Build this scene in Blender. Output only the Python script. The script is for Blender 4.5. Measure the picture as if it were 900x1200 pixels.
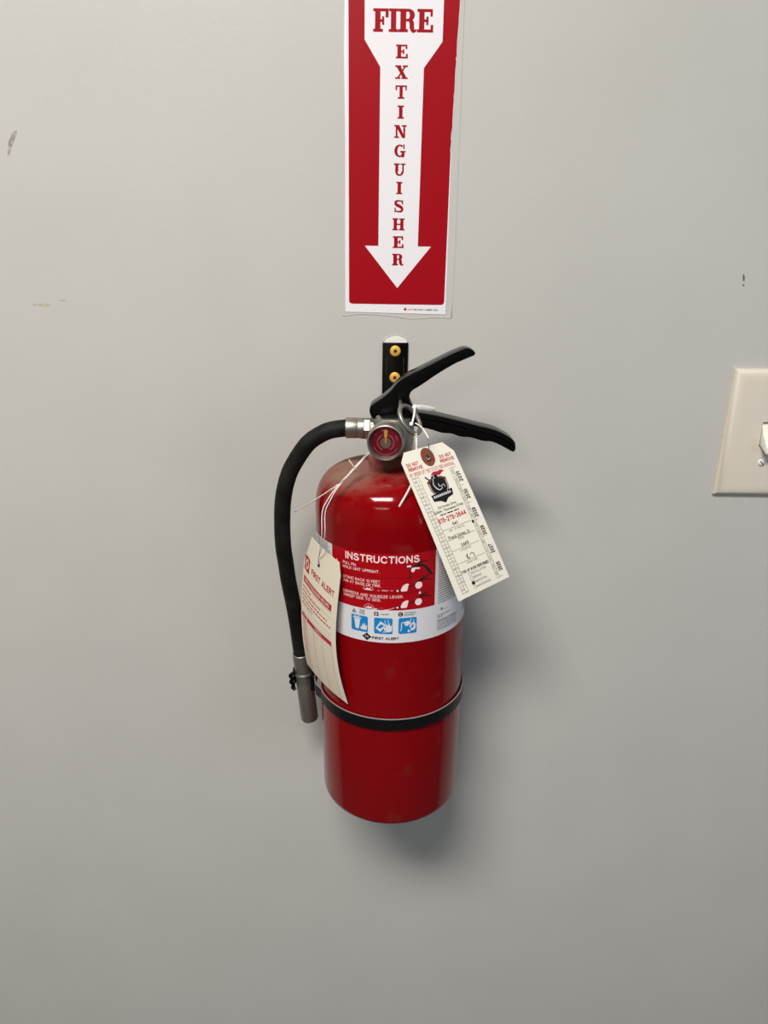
import bpy, bmesh, math, random
from math import sin, cos, pi, radians, atan, sqrt
from mathutils import Vector, Matrix
random.seed(7)
for o in list(bpy.data.objects): bpy.data.objects.remove(o)
S = bpy.context.scene
COL = S.collection

# ------------------------------------------------------------------ camera, world, lights, exposure
CAM_D, CAM_H, PITCH, ROLL = 0.62, 1.45, radians(19.5), 0.015
cd = bpy.data.cameras.new('camera'); cam = bpy.data.objects.new('camera', cd); COL.objects.link(cam)
cd.sensor_fit = 'VERTICAL'; cd.sensor_height = 36.0; cd.lens = 832.0 / 1200.0 * 36.0
cd.clip_start = 0.01; cd.clip_end = 50
cam.matrix_world = (Matrix.Translation((0, -CAM_D, CAM_H)) @ Matrix.Rotation(pi/2 - PITCH, 4, 'X') @ Matrix.Rotation(ROLL, 4, 'Z'))
S.camera = cam

w = bpy.data.worlds.new('room_air'); S.world = w; w.use_nodes = True
w.node_tree.nodes['Background'].inputs[0].default_value = (0.75, 0.85, 1, 1)
w.node_tree.nodes['Background'].inputs[1].default_value = 0.3

def area(name, loc, target, sx, sy, power, col):
    l = bpy.data.lights.new(name, 'AREA'); l.shape = 'RECTANGLE'; l.size = sx; l.size_y = sy
    l.energy = power; l.color = col
    o = bpy.data.objects.new(name, l); COL.objects.link(o); o.location = loc
    d = Vector(target) - Vector(loc); o.rotation_euler = d.to_track_quat('-Z', 'Y').to_euler()
    return o
area('ceiling_lamp', (-0.42, -1.22, 2.66), (-0.42, -1.22, 0), 0.85, 0.42, 26, (1.0, 0.94, 0.86))
area('far_ceiling_lamp', (-0.9, -3.3, 2.66), (-0.9, -3.3, 0), 1.2, 0.6, 8, (1.0, 0.95, 0.88))
area('window_light', (2.3, -1.9, 1.4), (0, 0, 1.0), 1.2, 1.3, 6.5, (0.62, 0.78, 1.0))
vs = S.view_settings
vs.view_transform = 'Standard'; vs.look = 'None'; vs.gamma = 1; vs.use_curve_mapping = False
vs.exposure = 1.14

# ------------------------------------------------------------------ materials
def srgb(r, g, b):
    f = lambda c: (c/255/12.92) if c/255 <= .04045 else ((c/255+.055)/1.055)**2.4
    return (f(r), f(g), f(b), 1)
def mat(name, col, rough=0.5, metal=0.0, spec=0.5, coat=0.0, bump=None, vary=None):
    m = bpy.data.materials.new(name); m.use_nodes = True
    nt = m.node_tree; b = nt.nodes['Principled BSDF']
    b.inputs['Base Color'].default_value = col; b.inputs['Roughness'].default_value = rough
    b.inputs['Metallic'].default_value = metal; b.inputs['Specular IOR Level'].default_value = spec
    b.inputs['Coat Weight'].default_value = coat; b.inputs['Coat Roughness'].default_value = 0.08
    tc = nt.nodes.new('ShaderNodeTexCoord')
    if bump:
        n = nt.nodes.new('ShaderNodeTexNoise'); n.inputs['Scale'].default_value = bump[0]; n.inputs['Detail'].default_value = 3
        bp = nt.nodes.new('ShaderNodeBump'); bp.inputs['Strength'].default_value = bump[1]; bp.inputs['Distance'].default_value = bump[2]
        nt.links.new(tc.outputs['Object'], n.inputs['Vector']); nt.links.new(n.outputs['Fac'], bp.inputs['Height'])
        nt.links.new(bp.outputs['Normal'], b.inputs['Normal'])
    if vary:
        n = nt.nodes.new('ShaderNodeTexNoise'); n.inputs['Scale'].default_value = vary[0]; n.inputs['Detail'].default_value = 5
        r = nt.nodes.new('ShaderNodeValToRGB'); r.color_ramp.elements[0].position = vary[2]; r.color_ramp.elements[1].position = vary[3]
        r.color_ramp.elements[0].color = col; r.color_ramp.elements[1].color = vary[1]
        nt.links.new(tc.outputs['Object'], n.inputs['Vector']); nt.links.new(n.outputs['Fac'], r.inputs['Fac'])
        nt.links.new(r.outputs['Color'], b.inputs['Base Color'])
    return m
M = {}
M['wall'] = mat('painted_drywall', (0.520, 0.520, 0.500, 1), 0.42, spec=0.35, bump=(240, 0.16, 0.0008), vary=(9, (0.505, 0.505, 0.485, 1), 0.40, 0.65))
M['ceiling'] = mat('ceiling_paint', (0.7, 0.7, 0.68, 1), 0.8)
M['floor'] = mat('grey_carpet', (0.10, 0.10, 0.11, 1), 0.9, bump=(300, 0.5, 0.003))
M['room'] = mat('far_wall_paint', (0.34, 0.34, 0.325, 1), 0.7)
M['sign_white'] = mat('sign_white_vinyl', srgb(232, 230, 236), 0.35, bump=(60, 0.06, 0.001))
M['sign_red'] = mat('sign_red_ink', (0.33, 0.001, 0.008, 1), 0.30, spec=0.3, bump=(60, 0.08, 0.001))
M['black'] = mat('black_painted_steel', (0.002, 0.002, 0.0022, 1), 0.22, spec=0.2)
M['strap'] = mat('black_strap_paint', (0.004, 0.004, 0.0045, 1), 0.4, spec=0.25, vary=(90, (0.02, 0.018, 0.018, 1), 0.55, 0.9))
M['strap_edge'] = mat('strap_dusty_edge', (0.22, 0.19, 0.18, 1), 0.7)
M['steel'] = mat('nickel_plated_steel', (0.38, 0.365, 0.335, 1), 0.42, metal=1.0, vary=(120, (0.32, 0.305, 0.28, 1), 0.5, 0.8))
M['valve'] = mat('dull_cast_aluminium', (0.30, 0.285, 0.26, 1), 0.45, metal=0.85, bump=(300, 0.15, 0.0005))
M['brass'] = mat('brass_yellow_screw', (0.80, 0.45, 0.08, 1), 0.5, metal=0.3)
M['dark'] = mat('dark_recess', (0.012, 0.012, 0.012, 1), 0.8)
M['card'] = mat('cream_card', srgb(240, 236, 222), 0.75, bump=(500, 0.05, 0.0003))
M['card2'] = mat('cream_card_old', srgb(214, 207, 190), 0.8, bump=(500, 0.05, 0.0003))
M['ink'] = mat('black_ink', (0.010, 0.010, 0.010, 1), 0.7, spec=0.2)
M['grey_ink'] = mat('thin_grey_ink', (0.12, 0.115, 0.11, 1), 0.7)
M['red_ink'] = mat('red_ink', srgb(190, 24, 36), 0.7)
M['pink_ink'] = mat('thin_red_ink', srgb(160, 96, 96), 0.7)
M['crimson'] = mat('crimson_ink', srgb(168, 30, 50), 0.7)
M['fibre'] = mat('brown_fibre_patch', srgb(128, 66, 42), 0.8, bump=(700, 0.2, 0.0004))
M['white_plastic'] = mat('white_nylon', srgb(236, 234, 230), 0.4)
M['clear_plastic'] = mat('clear_nylon', srgb(205, 195, 185), 0.3)
M['wire'] = mat('grey_tie_wire', (0.30, 0.32, 0.36, 1), 0.35, metal=0.8)
M['label_white'] = mat('label_white_film', srgb(214, 214, 220), 0.38, spec=0.4)
M['label_red'] = mat('label_red_ink', (0.36, 0.001, 0.006, 1), 0.32, spec=0.3)
M['label_line'] = mat('label_dark_rule', (0.12, 0, 0.002, 1), 0.4)
M['label_text'] = mat('label_pink_white_text', srgb(240, 215, 215), 0.5)
M['blue'] = mat('label_blue_ink', srgb(10, 128, 196), 0.4)
M['plate'] = mat('ivory_switch_plastic', srgb(216, 209, 196), 0.36, spec=0.5)
M['toggle'] = mat('white_toggle_plastic', srgb(238, 236, 228), 0.28)
M['patch'] = mat('bare_white_plaster', srgb(232, 230, 224), 0.8, bump=(200, 0.2, 0.0006))
M['brownink'] = mat('brown_ink', srgb(96, 58, 44), 0.7)
M['gauge_red'] = mat('gauge_red_dial', (0.17, 0.001, 0.010, 1), 0.45, spec=0.2)
M['gauge_mark'] = mat('gauge_pale_marks', (0.42, 0.10, 0.13, 1), 0.5)
M['gauge_hub'] = mat('gauge_grey_hub', (0.16, 0.14, 0.11, 1), 0.4, metal=0.4)
M['needle'] = mat('gauge_yellow_needle', srgb(225, 160, 40), 0.45)
M['scuff'] = mat('grey_scuff', srgb(142, 136, 130), 0.6, vary=(300, srgb(190, 186, 178), 0.4, 0.7))
M['scuff_green'] = mat('olive_smear', srgb(176, 172, 138), 0.7, vary=(300, srgb(196, 194, 180), 0.4, 0.7))
M['scuff_dark'] = mat('dark_nick', srgb(96, 92, 86), 0.7)

# gloss red enamel: dust lies on the shoulder and a little on the base
m = bpy.data.materials.new('red_enamel'); m.use_nodes = True; nt = m.node_tree; b = nt.nodes['Principled BSDF']
tc = nt.nodes.new('ShaderNodeTexCoord'); sep = nt.nodes.new('ShaderNodeSeparateXYZ'); nt.links.new(tc.outputs['Object'], sep.inputs[0])
n1 = nt.nodes.new('ShaderNodeTexNoise'); n1.inputs['Scale'].default_value = 38; n1.inputs['Detail'].default_value = 6; n1.inputs['Roughness'].default_value = .65
nt.links.new(tc.outputs['Object'], n1.inputs['Vector'])
mr = nt.nodes.new('ShaderNodeMapRange'); mr.inputs['From Min'].default_value = 0.299; mr.inputs['From Max'].default_value = 0.309
sh = nt.nodes.new('ShaderNodeMath'); sh.operation = 'MULTIPLY_ADD'; sh.inputs[1].default_value = -0.20
nt.links.new(sep.outputs['X'], sh.inputs[0]); nt.links.new(sep.outputs['Z'], sh.inputs[2]); nt.links.new(sh.outputs[0], mr.inputs['Value'])
mx = nt.nodes.new('ShaderNodeMapRange'); mx.inputs['From Min'].default_value = 0.050; mx.inputs['From Max'].default_value = -0.015
nt.links.new(sep.outputs['X'], mx.inputs['Value'])
mul = nt.nodes.new('ShaderNodeMath'); mul.operation = 'MULTIPLY'; nt.links.new(mr.outputs[0], mul.inputs[0]); nt.links.new(mx.outputs[0], mul.inputs[1])
r1 = nt.nodes.new('ShaderNodeMapRange'); r1.inputs['From Min'].default_value = 0.34; r1.inputs['From Max'].default_value = 0.60
nt.links.new(n1.outputs['Fac'], r1.inputs['Value'])
mul2 = nt.nodes.new('ShaderNodeMath'); mul2.operation = 'MULTIPLY'; nt.links.new(mul.outputs[0], mul2.inputs[0]); nt.links.new(r1.outputs[0], mul2.inputs[1])
n2 = nt.nodes.new('ShaderNodeTexNoise'); n2.inputs['Scale'].default_value = 55; n2.inputs['Detail'].default_value = 4
nt.links.new(tc.outputs['Object'], n2.inputs['Vector'])
r2 = nt.nodes.new('ShaderNodeMapRange'); r2.inputs['From Min'].default_value = 0.62; r2.inputs['From Max'].default_value = 0.80; r2.inputs['To Max'].default_value = 0.10
nt.links.new(n2.outputs['Fac'], r2.inputs['Value'])
add = nt.nodes.new('ShaderNodeMath'); add.operation = 'ADD'; add.use_clamp = True; nt.links.new(mul2.outputs[0], add.inputs[0]); nt.links.new(r2.outputs[0], add.inputs[1])
dm = nt.nodes.new('ShaderNodeMath'); dm.operation = 'MULTIPLY'; dm.inputs[1].default_value = 0.80; nt.links.new(add.outputs[0], dm.inputs[0])
mixc = nt.nodes.new('ShaderNodeMix'); mixc.data_type = 'RGBA'
mixc.inputs[6].default_value = (0.20, 0.0004, 0.0022, 1); mixc.inputs[7].default_value = (0.22, 0.15, 0.115, 1)
nt.links.new(dm.outputs[0], mixc.inputs[0]); nt.links.new(mixc.outputs[2], b.inputs['Base Color'])
rr = nt.nodes.new('ShaderNodeMapRange'); rr.inputs['To Min'].default_value = 0.10; rr.inputs['To Max'].default_value = 0.85
nt.links.new(dm.outputs[0], rr.inputs['Value']); nt.links.new(rr.outputs[0], b.inputs['Roughness'])
b.inputs['Specular IOR Level'].default_value = 0.28
M['red'] = m
# woven rubber hose
m = bpy.data.materials.new('black_woven_rubber'); m.use_nodes = True; nt = m.node_tree; b = nt.nodes['Principled BSDF']
tc = nt.nodes.new('ShaderNodeTexCoord'); wv = nt.nodes.new('ShaderNodeTexWave'); wv.inputs['Scale'].default_value = 260; wv.inputs['Distortion'].default_value = 1.5; wv.bands_direction = 'DIAGONAL'
bp = nt.nodes.new('ShaderNodeBump'); bp.inputs['Strength'].default_value = 0.25; bp.inputs['Distance'].default_value = 0.0005
nt.links.new(tc.outputs['Object'], wv.inputs['Vector']); nt.links.new(wv.outputs['Fac'], bp.inputs['Height']); nt.links.new(bp.outputs['Normal'], b.inputs['Normal'])
nz = nt.nodes.new('ShaderNodeTexNoise'); nz.inputs['Scale'].default_value = 60; nz.inputs['Detail'].default_value = 5
rp = nt.nodes.new('ShaderNodeValToRGB'); rp.color_ramp.elements[0].color = (0.004, 0.004, 0.004, 1); rp.color_ramp.elements[1].color = (0.018, 0.017, 0.015, 1)
rp.color_ramp.elements[0].position = .4; rp.color_ramp.elements[1].position = .8
nt.links.new(tc.outputs['Object'], nz.inputs['Vector']); nt.links.new(nz.outputs['Fac'], rp.inputs['Fac']); nt.links.new(rp.outputs['Color'], b.inputs['Base Color'])
b.inputs['Roughness'].default_value = 0.6; b.inputs['Specular IOR Level'].default_value = 0.2
M['rubber'] = m
# clear gauge lens
m = bpy.data.materials.new('clear_lens'); m.use_nodes = True; b = m.node_tree.nodes['Principled BSDF']
b.inputs['Base Color'].default_value = (1, 1, 1, 1); b.inputs['Transmission Weight'].default_value = 1.0
b.inputs['Roughness'].default_value = 0.05; b.inputs['IOR'].default_value = 1.2
M['glass'] = m

# ------------------------------------------------------------------ helpers
def tag(o, label=None, cat=None, group=None, kind=None):
    if label: o['label'] = label
    if cat: o['category'] = cat
    if group: o['group'] = group
    if kind: o['kind'] = kind
    return o
def empty(name, loc, rot=(0, 0, 0)):
    o = bpy.data.objects.new(name, None); COL.objects.link(o); o.location = loc; o.rotation_euler = rot
    o.empty_display_size = 0.02
    return o
WM = {}          # world matrices of roots
def mk(name, verts, faces, m, parent=None, smooth=False, world=False):
    """one mesh object; with world=True the vertices are world coordinates and are brought into the parent's frame"""
    root = parent
    while root is not None and root.parent is not None: root = root.parent
    vv = [Vector(v) for v in verts]
    if world and root is not None:
        inv = root_matrix(root).inverted(); vv = [inv @ v for v in vv]
    me = bpy.data.meshes.new(name); me.from_pydata([tuple(v) for v in vv], [], faces); me.validate(); me.update()
    if smooth:
        for p in me.polygons: p.use_smooth = True
    me.materials.append(m)
    o = bpy.data.objects.new(name, me); COL.objects.link(o)
    if parent is not None: o.parent = parent
    if smooth == 'auto':
        bmx = bmesh.new(); bmx.from_mesh(me)
        for e in bmx.edges:
            if len(e.link_faces) == 2 and e.calc_face_angle(0) > radians(35): e.smooth = False
        bmx.to_mesh(me); bmx.free()
    return o
def root_matrix(o):
    return Matrix.Translation(o.location) @ o.rotation_euler.to_matrix().to_4x4()
def lathe(profile, seg=64, mtx=None, cap=True, a0=0, a1=2*pi):
    V, Fc = [], []; n = len(profile); full = abs(a1-a0-2*pi) < 1e-6; k = seg if full else seg+1
    for i in range(k):
        a = a0 + (a1-a0)*i/seg
        for r, z in profile: V.append(Vector((r*cos(a), r*sin(a), z)))
    for i in range(seg):
        j = (i+1) % k
        for q in range(n-1): Fc.append((i*n+q, j*n+q, j*n+q+1, i*n+q+1))
    if mtx: V = [mtx @ v for v in V]
    return V, Fc
def axis_mtx(p, d, up=None):
    """z axis along d, origin at p"""
    d = Vector(d).normalized(); q = d.to_track_quat('Z', 'Y'); return Matrix.Translation(p) @ q.to_matrix().to_4x4()
def catmull(pts, n=8):
    P = [Vector(p) for p in pts]; P = [P[0]*2-P[1]] + P + [P[-1]*2-P[-2]]; out = []
    for i in range(1, len(P)-2):
        a, b_, c, d = P[i-1], P[i], P[i+1], P[i+2]
        for k in range(n):
            t = k/n
            out.append(0.5*((2*b_)+(c-a)*t+(2*a-5*b_+4*c-d)*t*t+(3*b_-a-3*c+d)*t**3))
    out.append(P[-2]); return out
def tube(pts, r, seg=12, cap=True):
    """pts: list of Vectors, r: radius or list"""
    V, Fc = [], []; n = len(pts); nrm = None
    for i, p in enumerate(pts):
        t = (pts[min(i+1, n-1)]-pts[max(i-1, 0)]).normalized()
        if nrm is None:
            nrm = t.orthogonal().normalized()
        nrm = (nrm - t*nrm.dot(t)).normalized(); bn = t.cross(nrm)
        rr_ = r[i] if isinstance(r, (list, tuple)) else r
        for k in range(seg):
            a = 2*pi*k/seg; V.append(p+nrm*cos(a)*rr_+bn*sin(a)*rr_)
    for i in range(n-1):
        for k in range(seg):
            k2 = (k+1) % seg; Fc.append((i*seg+k, i*seg+k2, (i+1)*seg+k2, (i+1)*seg+k))
    if cap: Fc.append(tuple(range(seg-1, -1, -1))); Fc.append(tuple((n-1)*seg+k for k in range(seg)))
    return V, Fc
def join(*parts):
    V, Fc = [], []
    for v, f in parts:
        o = len(V); V += list(v); Fc += [tuple(i+o for i in q) for q in f]
    return V, Fc
def box(x0, y0, z0, x1, y1, z1):
    V = [Vector(p) for p in [(x0,y0,z0),(x1,y0,z0),(x1,y1,z0),(x0,y1,z0),(x0,y0,z1),(x1,y0,z1),(x1,y1,z1),(x0,y1,z1)]]
    return V, [(0,3,2,1),(4,5,6,7),(0,1,5,4),(1,2,6,5),(2,3,7,6),(3,0,4,7)]
def bevelled(name, V, Fc, m, parent, w_, seg=2, world=False, ang=30):
    o = mk(name, V, Fc, m, parent, world=world); me = o.data
    bm_ = bmesh.new(); bm_.from_mesh(me)
    bmesh.ops.recalc_face_normals(bm_, faces=bm_.faces)
    es = [e for e in bm_.edges if len(e.link_faces) == 2 and e.calc_face_angle(0) > radians(ang)]
    bmesh.ops.bevel(bm_, geom=es, offset=w_, offset_type='OFFSET', segments=seg, profile=0.5, affect='EDGES', clamp_overlap=True)
    for f in bm_.faces: f.smooth = True
    bm_.to_mesh(me); bm_.free()
    for e in me.edges: pass
    return o

# ---- flat print laid out in millimetres on a sheet, then carried onto a real surface
_tc = {}
def text_mesh(s, bold=0.0):
    key = (s, bold)
    if key in _tc: return _tc[key]
    cu = bpy.data.curves.new('t', 'FONT'); cu.body = s; cu.size = 1; cu.offset = bold; cu.resolution_u = 2
    ob = bpy.data.objects.new('t', cu); COL.objects.link(ob)
    dg = bpy.context.evaluated_depsgraph_get(); dg.update()
    me = ob.evaluated_get(dg).to_mesh()
    V = [(v.co.x, v.co.y) for v in me.vertices]; Fc = [tuple(p.vertices) for p in me.polygons]
    ob.evaluated_get(dg).to_mesh_clear(); bpy.data.objects.remove(ob); bpy.data.curves.remove(cu)
    _tc[key] = (V, Fc); return V, Fc
_O = [(.5,1),(.85,.86),(1,.5),(.85,.14),(.5,0),(.15,.14),(0,.5),(.15,.86),(.5,1)]
SANS = {
'A': (.78, 'L', [(0,0),(.5,1),(1,0)], 'L', [(.2,.34),(.8,.34)]),
'B': (.66, 'L', [(.55,0),(0,0),(0,1),(.55,1)], 'C', [(.55,1),(.92,.90),(.92,.63),(.55,.53)], 'L', [(0,.53),(.55,.53)], 'C', [(.55,.53),(1,.42),(1,.11),(.55,0)]),
'C': (.74, 'C', [(1,.72),(.8,.95),(.48,1),(.12,.82),(0,.5),(.12,.18),(.48,0),(.8,.05),(1,.28)]),
'D': (.70, 'L', [(.45,0),(0,0),(0,1),(.45,1)], 'C', [(.45,1),(.86,.86),(1,.5),(.86,.14),(.45,0)]),
'E': (.60, 'L', [(1,0),(0,0),(0,1),(1,1)], 'L', [(0,.53),(.92,.53)]),
'F': (.56, 'L', [(0,0),(0,1),(1,1)], 'L', [(0,.52),(.88,.52)]),
'G': (.76, 'C', [(.98,.74),(.8,.95),(.48,1),(.12,.82),(0,.5),(.12,.18),(.48,0),(.8,.06),(1,.22)], 'L', [(1,0),(1,.46),(.56,.46)]),
'H': (.66, 'L', [(0,0),(0,1)], 'L', [(1,0),(1,1)], 'L', [(0,.53),(1,.53)]),
'I': (.02, 'L', [(.5,0),(.5,1)]),
'J': (.48, 'C', [(0,.24),(.12,.04),(.5,0),(.88,.05),(1,.28)], 'L', [(1,.26),(1,1)]),
'K': (.68, 'L', [(0,0),(0,1)], 'L', [(1,1),(0,.36)], 'L', [(.32,.58),(1,0)]),
'L': (.54, 'L', [(0,1),(0,0),(1,0)]),
'M': (.86, 'L', [(0,0),(0,1),(.5,.08),(1,1),(1,0)]),
'N': (.68, 'L', [(0,0),(0,1),(1,0),(1,1)]),
'O': (.80, 'C', _O), 'Q': (.80, 'C', _O, 'L', [(.6,.22),(1,-.04)]),
'P': (.62, 'L', [(0,0),(0,1),(.55,1)], 'C', [(.55,1),(1,.88),(1,.58),(.55,.46)], 'L', [(.55,.46),(0,.46)]),
'R': (.66, 'L', [(0,0),(0,1),(.55,1)], 'C', [(.55,1),(.96,.88),(.96,.60),(.55,.50)], 'L', [(.55,.50),(0,.50)], 'L', [(.58,.50),(1,0)]),
'S': (.66, 'C', [(.94,.76),(.76,.96),(.45,1),(.12,.90),(.08,.68),(.35,.56),(.72,.46),(1,.32),(.92,.08),(.5,0),(.16,.06),(0,.27)]),
'T': (.64, 'L', [(0,1),(1,1)], 'L', [(.5,0),(.5,1)]),
'U': (.66, 'L', [(0,1),(0,.34)], 'C', [(0,.36),(.10,.08),(.5,0),(.90,.08),(1,.36)], 'L', [(1,.34),(1,1)]),
'V': (.74, 'L', [(0,1),(.5,0),(1,1)]), 'W': (1.08, 'L', [(0,1),(.26,0),(.5,1),(.74,0),(1,1)]),
'X': (.72, 'L', [(0,1),(1,0)], 'L', [(0,0),(1,1)]), 'Y': (.72, 'L', [(0,1),(.5,.46),(1,1)], 'L', [(.5,.46),(.5,0)]),
'Z': (.62, 'L', [(0,1),(1,1),(0,0),(1,0)]),
'0': (.54, 'C', _O), '1': (.26, 'L', [(0,.78),(.9,1),(.9,0)]),
'2': (.54, 'C', [(.02,.72),(.2,.96),(.5,1),(.9,.9),(.96,.66),(.7,.42),(.2,.14),(0,0)], 'L', [(0,0),(1,0)]),
'3': (.54, 'C', [(.04,.78),(.2,.96),(.5,1),(.92,.88),(.88,.62),(.45,.54)], 'C', [(.45,.54),(.92,.46),(1,.2),(.8,.03),(.5,0),(.15,.05),(0,.24)]),
'4': (.58, 'L', [(.74,0),(.74,1),(0,.28),(1,.28)]),
'5': (.54, 'L', [(.92,1),(.18,1),(.08,.52)], 'C', [(.08,.52),(.45,.65),(.9,.55),(1,.3),(.85,.06),(.45,0),(.12,.06),(0,.24)]),
'6': (.54, 'C', [(.94,.80),(.75,.97),(.5,1),(.12,.80),(0,.42),(.12,.10),(.5,0),(.88,.08),(1,.30),(.85,.56),(.5,.62),(.12,.50),(.02,.34)]),
'7': (.54, 'L', [(0,1),(1,1)], 'C', [(1,1),(.6,.55),(.35,0)]),
'8': (.54, 'C', [(.5,1),(.92,.88),(.84,.60),(.5,.53),(.16,.60),(.08,.88),(.5,1)], 'C', [(.5,.53),(.95,.42),(.95,.10),(.5,0),(.05,.10),(.05,.42),(.5,.53)]),
'9': (.54, 'C', [(.06,.20),(.25,.03),(.5,0),(.88,.20),(1,.58),(.88,.90),(.5,1),(.12,.92),(0,.70),(.15,.44),(.5,.38),(.88,.50),(.98,.66)]),
'.': (.04, 'L', [(.5,0),(.5,.04)]), ',': (.08, 'L', [(1,.04),(0,-.14)]), '-': (.30, 'L', [(0,.42),(1,.42)]), '/': (.34, 'L', [(0,0),(1,1)]),
'&': (.72, 'C', [(1,0),(.3,.62),(.25,.92),(.5,1),(.7,.85),(.6,.62),(.1,.36),(.05,.1),(.35,0),(.75,.12),(.95,.42)]), ' ': (.24,)}
class Sheet:
    def __init__(s): s.V = []; s.F = []; s.H = []; s.n = 0
    def raw(s, V, Fc):
        o = len(s.V); s.V += V; s.F += [tuple(i+o for i in f) for f in Fc]; s.H += [0.004*(s.n % 9)]*len(V); s.n += 1     # overlapping strokes lie in hair-thin layers
    def poly(s, pts): s.raw(list(pts), [tuple(range(len(pts)))])
    def rect(s, x0, y0, x1, y1, n=1):
        n = max(n, math.ceil(abs(x1-x0)/3.0)); k = math.ceil(abs(y1-y0)/3.0) or 1
        for i in range(n):
            for j in range(k):
                a = x0+(x1-x0)*i/n; b_ = x0+(x1-x0)*(i+1)/n; c = y0+(y1-y0)*j/k; d = y0+(y1-y0)*(j+1)/k
                s.poly([(a, c), (b_, c), (b_, d), (a, d)])
                s.n -= 1
        s.n += 1
    def line(s, x0, y0, x1, y1, t):
        d = math.hypot(x1-x0, y1-y0) or 1; nx, ny = -(y1-y0)/d*t/2, (x1-x0)/d*t/2
        k = math.ceil(d/3.0)
        for i in range(k):
            ax, ay, bx, by = x0+(x1-x0)*i/k, y0+(y1-y0)*i/k, x0+(x1-x0)*(i+1)/k, y0+(y1-y0)*(i+1)/k
            s.poly([(ax-nx, ay-ny), (bx-nx, by-ny), (bx+nx, by+ny), (ax+nx, ay+ny)]); s.n -= 1
        s.n += 1
    def disc(s, cx, cy, rx, ry=None, n=16):
        ry = ry or rx; s.poly([(cx+rx*cos(2*pi*k/n), cy+ry*sin(2*pi*k/n)) for k in range(n)])
    def arc(s, cx, cy, rx, ry, tx, ty, a0, a1, n=14):
        for k in range(n):
            p = []
            for a, q in ((k, 0), (k+1, 0), (k+1, 1), (k, 1)):
                t = radians(a0+(a1-a0)*a/n); p.append((cx+(rx-tx*q)*cos(t), cy+(ry-ty*q)*sin(t)))
            s.poly(p)
    def stroke(s, pts, wd, n=5):
        P = catmull([(x, y, 0) for x, y in pts], n); L = len(P)-1
        def wat(i):
            if not isinstance(wd, (list, tuple)): return wd
            t = i/L*(len(wd)-1); k = min(int(t), len(wd)-2); return wd[k]+(wd[k+1]-wd[k])*(t-k)
        Q = []
        for i, p in enumerate(P):
            t = (P[min(i+1, L)]-P[max(i-1, 0)]).normalized(); q = wat(i)/2
            Q.append(((p.x-t.y*q, p.y+t.x*q), (p.x+t.y*q, p.y-t.x*q)))
        for i in range(L): s.poly([Q[i][0], Q[i][1], Q[i+1][1], Q[i+1][0]])
    def text(s, st, cx, cy, h, width=None, rot=0, bold=0.0, align='C'):
        if st == st.upper(): return s.sans(st, cx, cy, h, width, rot, 0.11+bold*2.2, align)
        V, Fc = text_mesh(st, min(bold, .012))
        if not V: return
        xs = [v[0] for v in V]; ys = [v[1] for v in V]; x0, x1, y0, y1 = min(xs), max(xs), 0.0, 0.70
        sy = h/0.70; sx = (width/(x1-x0)) if width else sy
        ax = {'C': (x0+x1)/2, 'L': x0, 'R': x1}[align]; c, sn = cos(rot), sin(rot); out = []
        for x, y in V:
            a, b_ = (x-ax)*sx, (y-0.35)*sy; out.append((cx+a*c-b_*sn, cy+a*sn+b_*c))
        s.raw(out, Fc)
    def sans(s, st, cx, cy, h, width, rot, t, align):
        """capitals and figures of a plain grotesque, drawn as strokes of thickness t on a unit cap height"""
        q = Sheet(); x = 0.0; k = 1-t
        for ch in st:
            g = SANS[ch]; w_ = g[0]
            for kind, pts in zip(g[1::2], g[2::2]):
                P = [(x+t/2+a*w_, t/2+b_*k) for a, b_ in pts]
                if kind == 'C': q.stroke(P, t, 3)
                else:
                    for i in range(len(P)-1):
                        (ax, ay), (bx, by) = P[i], P[i+1]; d = math.hypot(bx-ax, by-ay) or 1; ux_, uy_ = (bx-ax)/d*t*.48, (by-ay)/d*t*.48
                        q.line(ax-ux_, ay-uy_, bx+ux_, by+uy_, t)
            x += w_+t+.13
        x -= .13; sx = width/x if width else h
        ox_ = {'C': x/2, 'L': 0, 'R': x}[align]; c, sn = cos(rot), sin(rot)
        for f in q.F:
            out = []
            for i in f:
                a, b_ = (q.V[i][0]-ox_)*sx, (q.V[i][1]-.5)*h; out.append((cx+a*c-b_*sn, cy+a*sn+b_*c))
            s.poly(out)
    def glyph(s, ch, x, y, w_, h):
        t = Sheet(); R_ = t.rect
        if ch == 'E':
            R_(.12,0,.45,1); R_(0,0,1,.13); R_(0,.87,.95,1); R_(.84,0,1,.33); R_(.81,.68,.95,1); R_(.38,.44,.62,.56); R_(.57,.32,.70,.68)
        elif ch == 'F':
            R_(.12,0,.48,1); R_(0,0,.64,.13); R_(0,.87,1,1); R_(.80,.62,1,1); R_(.40,.42,.62,.54); R_(.58,.30,.72,.66)
        elif ch == 'I':
            R_(.22,0,.78,1); R_(0,0,1,.12); R_(0,.88,1,1)
        elif ch == 'T':
            R_(.36,0,.64,1); R_(.20,0,.80,.12); R_(0,.88,1,1); R_(0,.64,.13,1); R_(.87,.64,1,1)
        elif ch == 'X':
            t.poly([(.07,.95),(.40,.95),(.93,.05),(.62,.05)]); t.poly([(.74,.95),(.88,.95),(.27,.05),(.12,.05)])
            R_(0,.88,.48,1); R_(.58,.88,1,1); R_(0,0,.42,.12); R_(.50,0,1,.12)
        elif ch == 'N':
            R_(.12,0,.27,1); R_(.74,0,.89,1); t.poly([(.08,1),(.40,1),(.89,0),(.66,0)]); R_(0,.88,.34,1); R_(0,0,.40,.12); R_(.60,.88,1,1)
        elif ch == 'G':
            t.arc(.48,.5,.48,.5,.27,.12,48,335,22); R_(.64,.0,.90,.42); R_(.52,.38,1,.50); R_(.78,.64,.90,1)
        elif ch == 'U':
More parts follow.
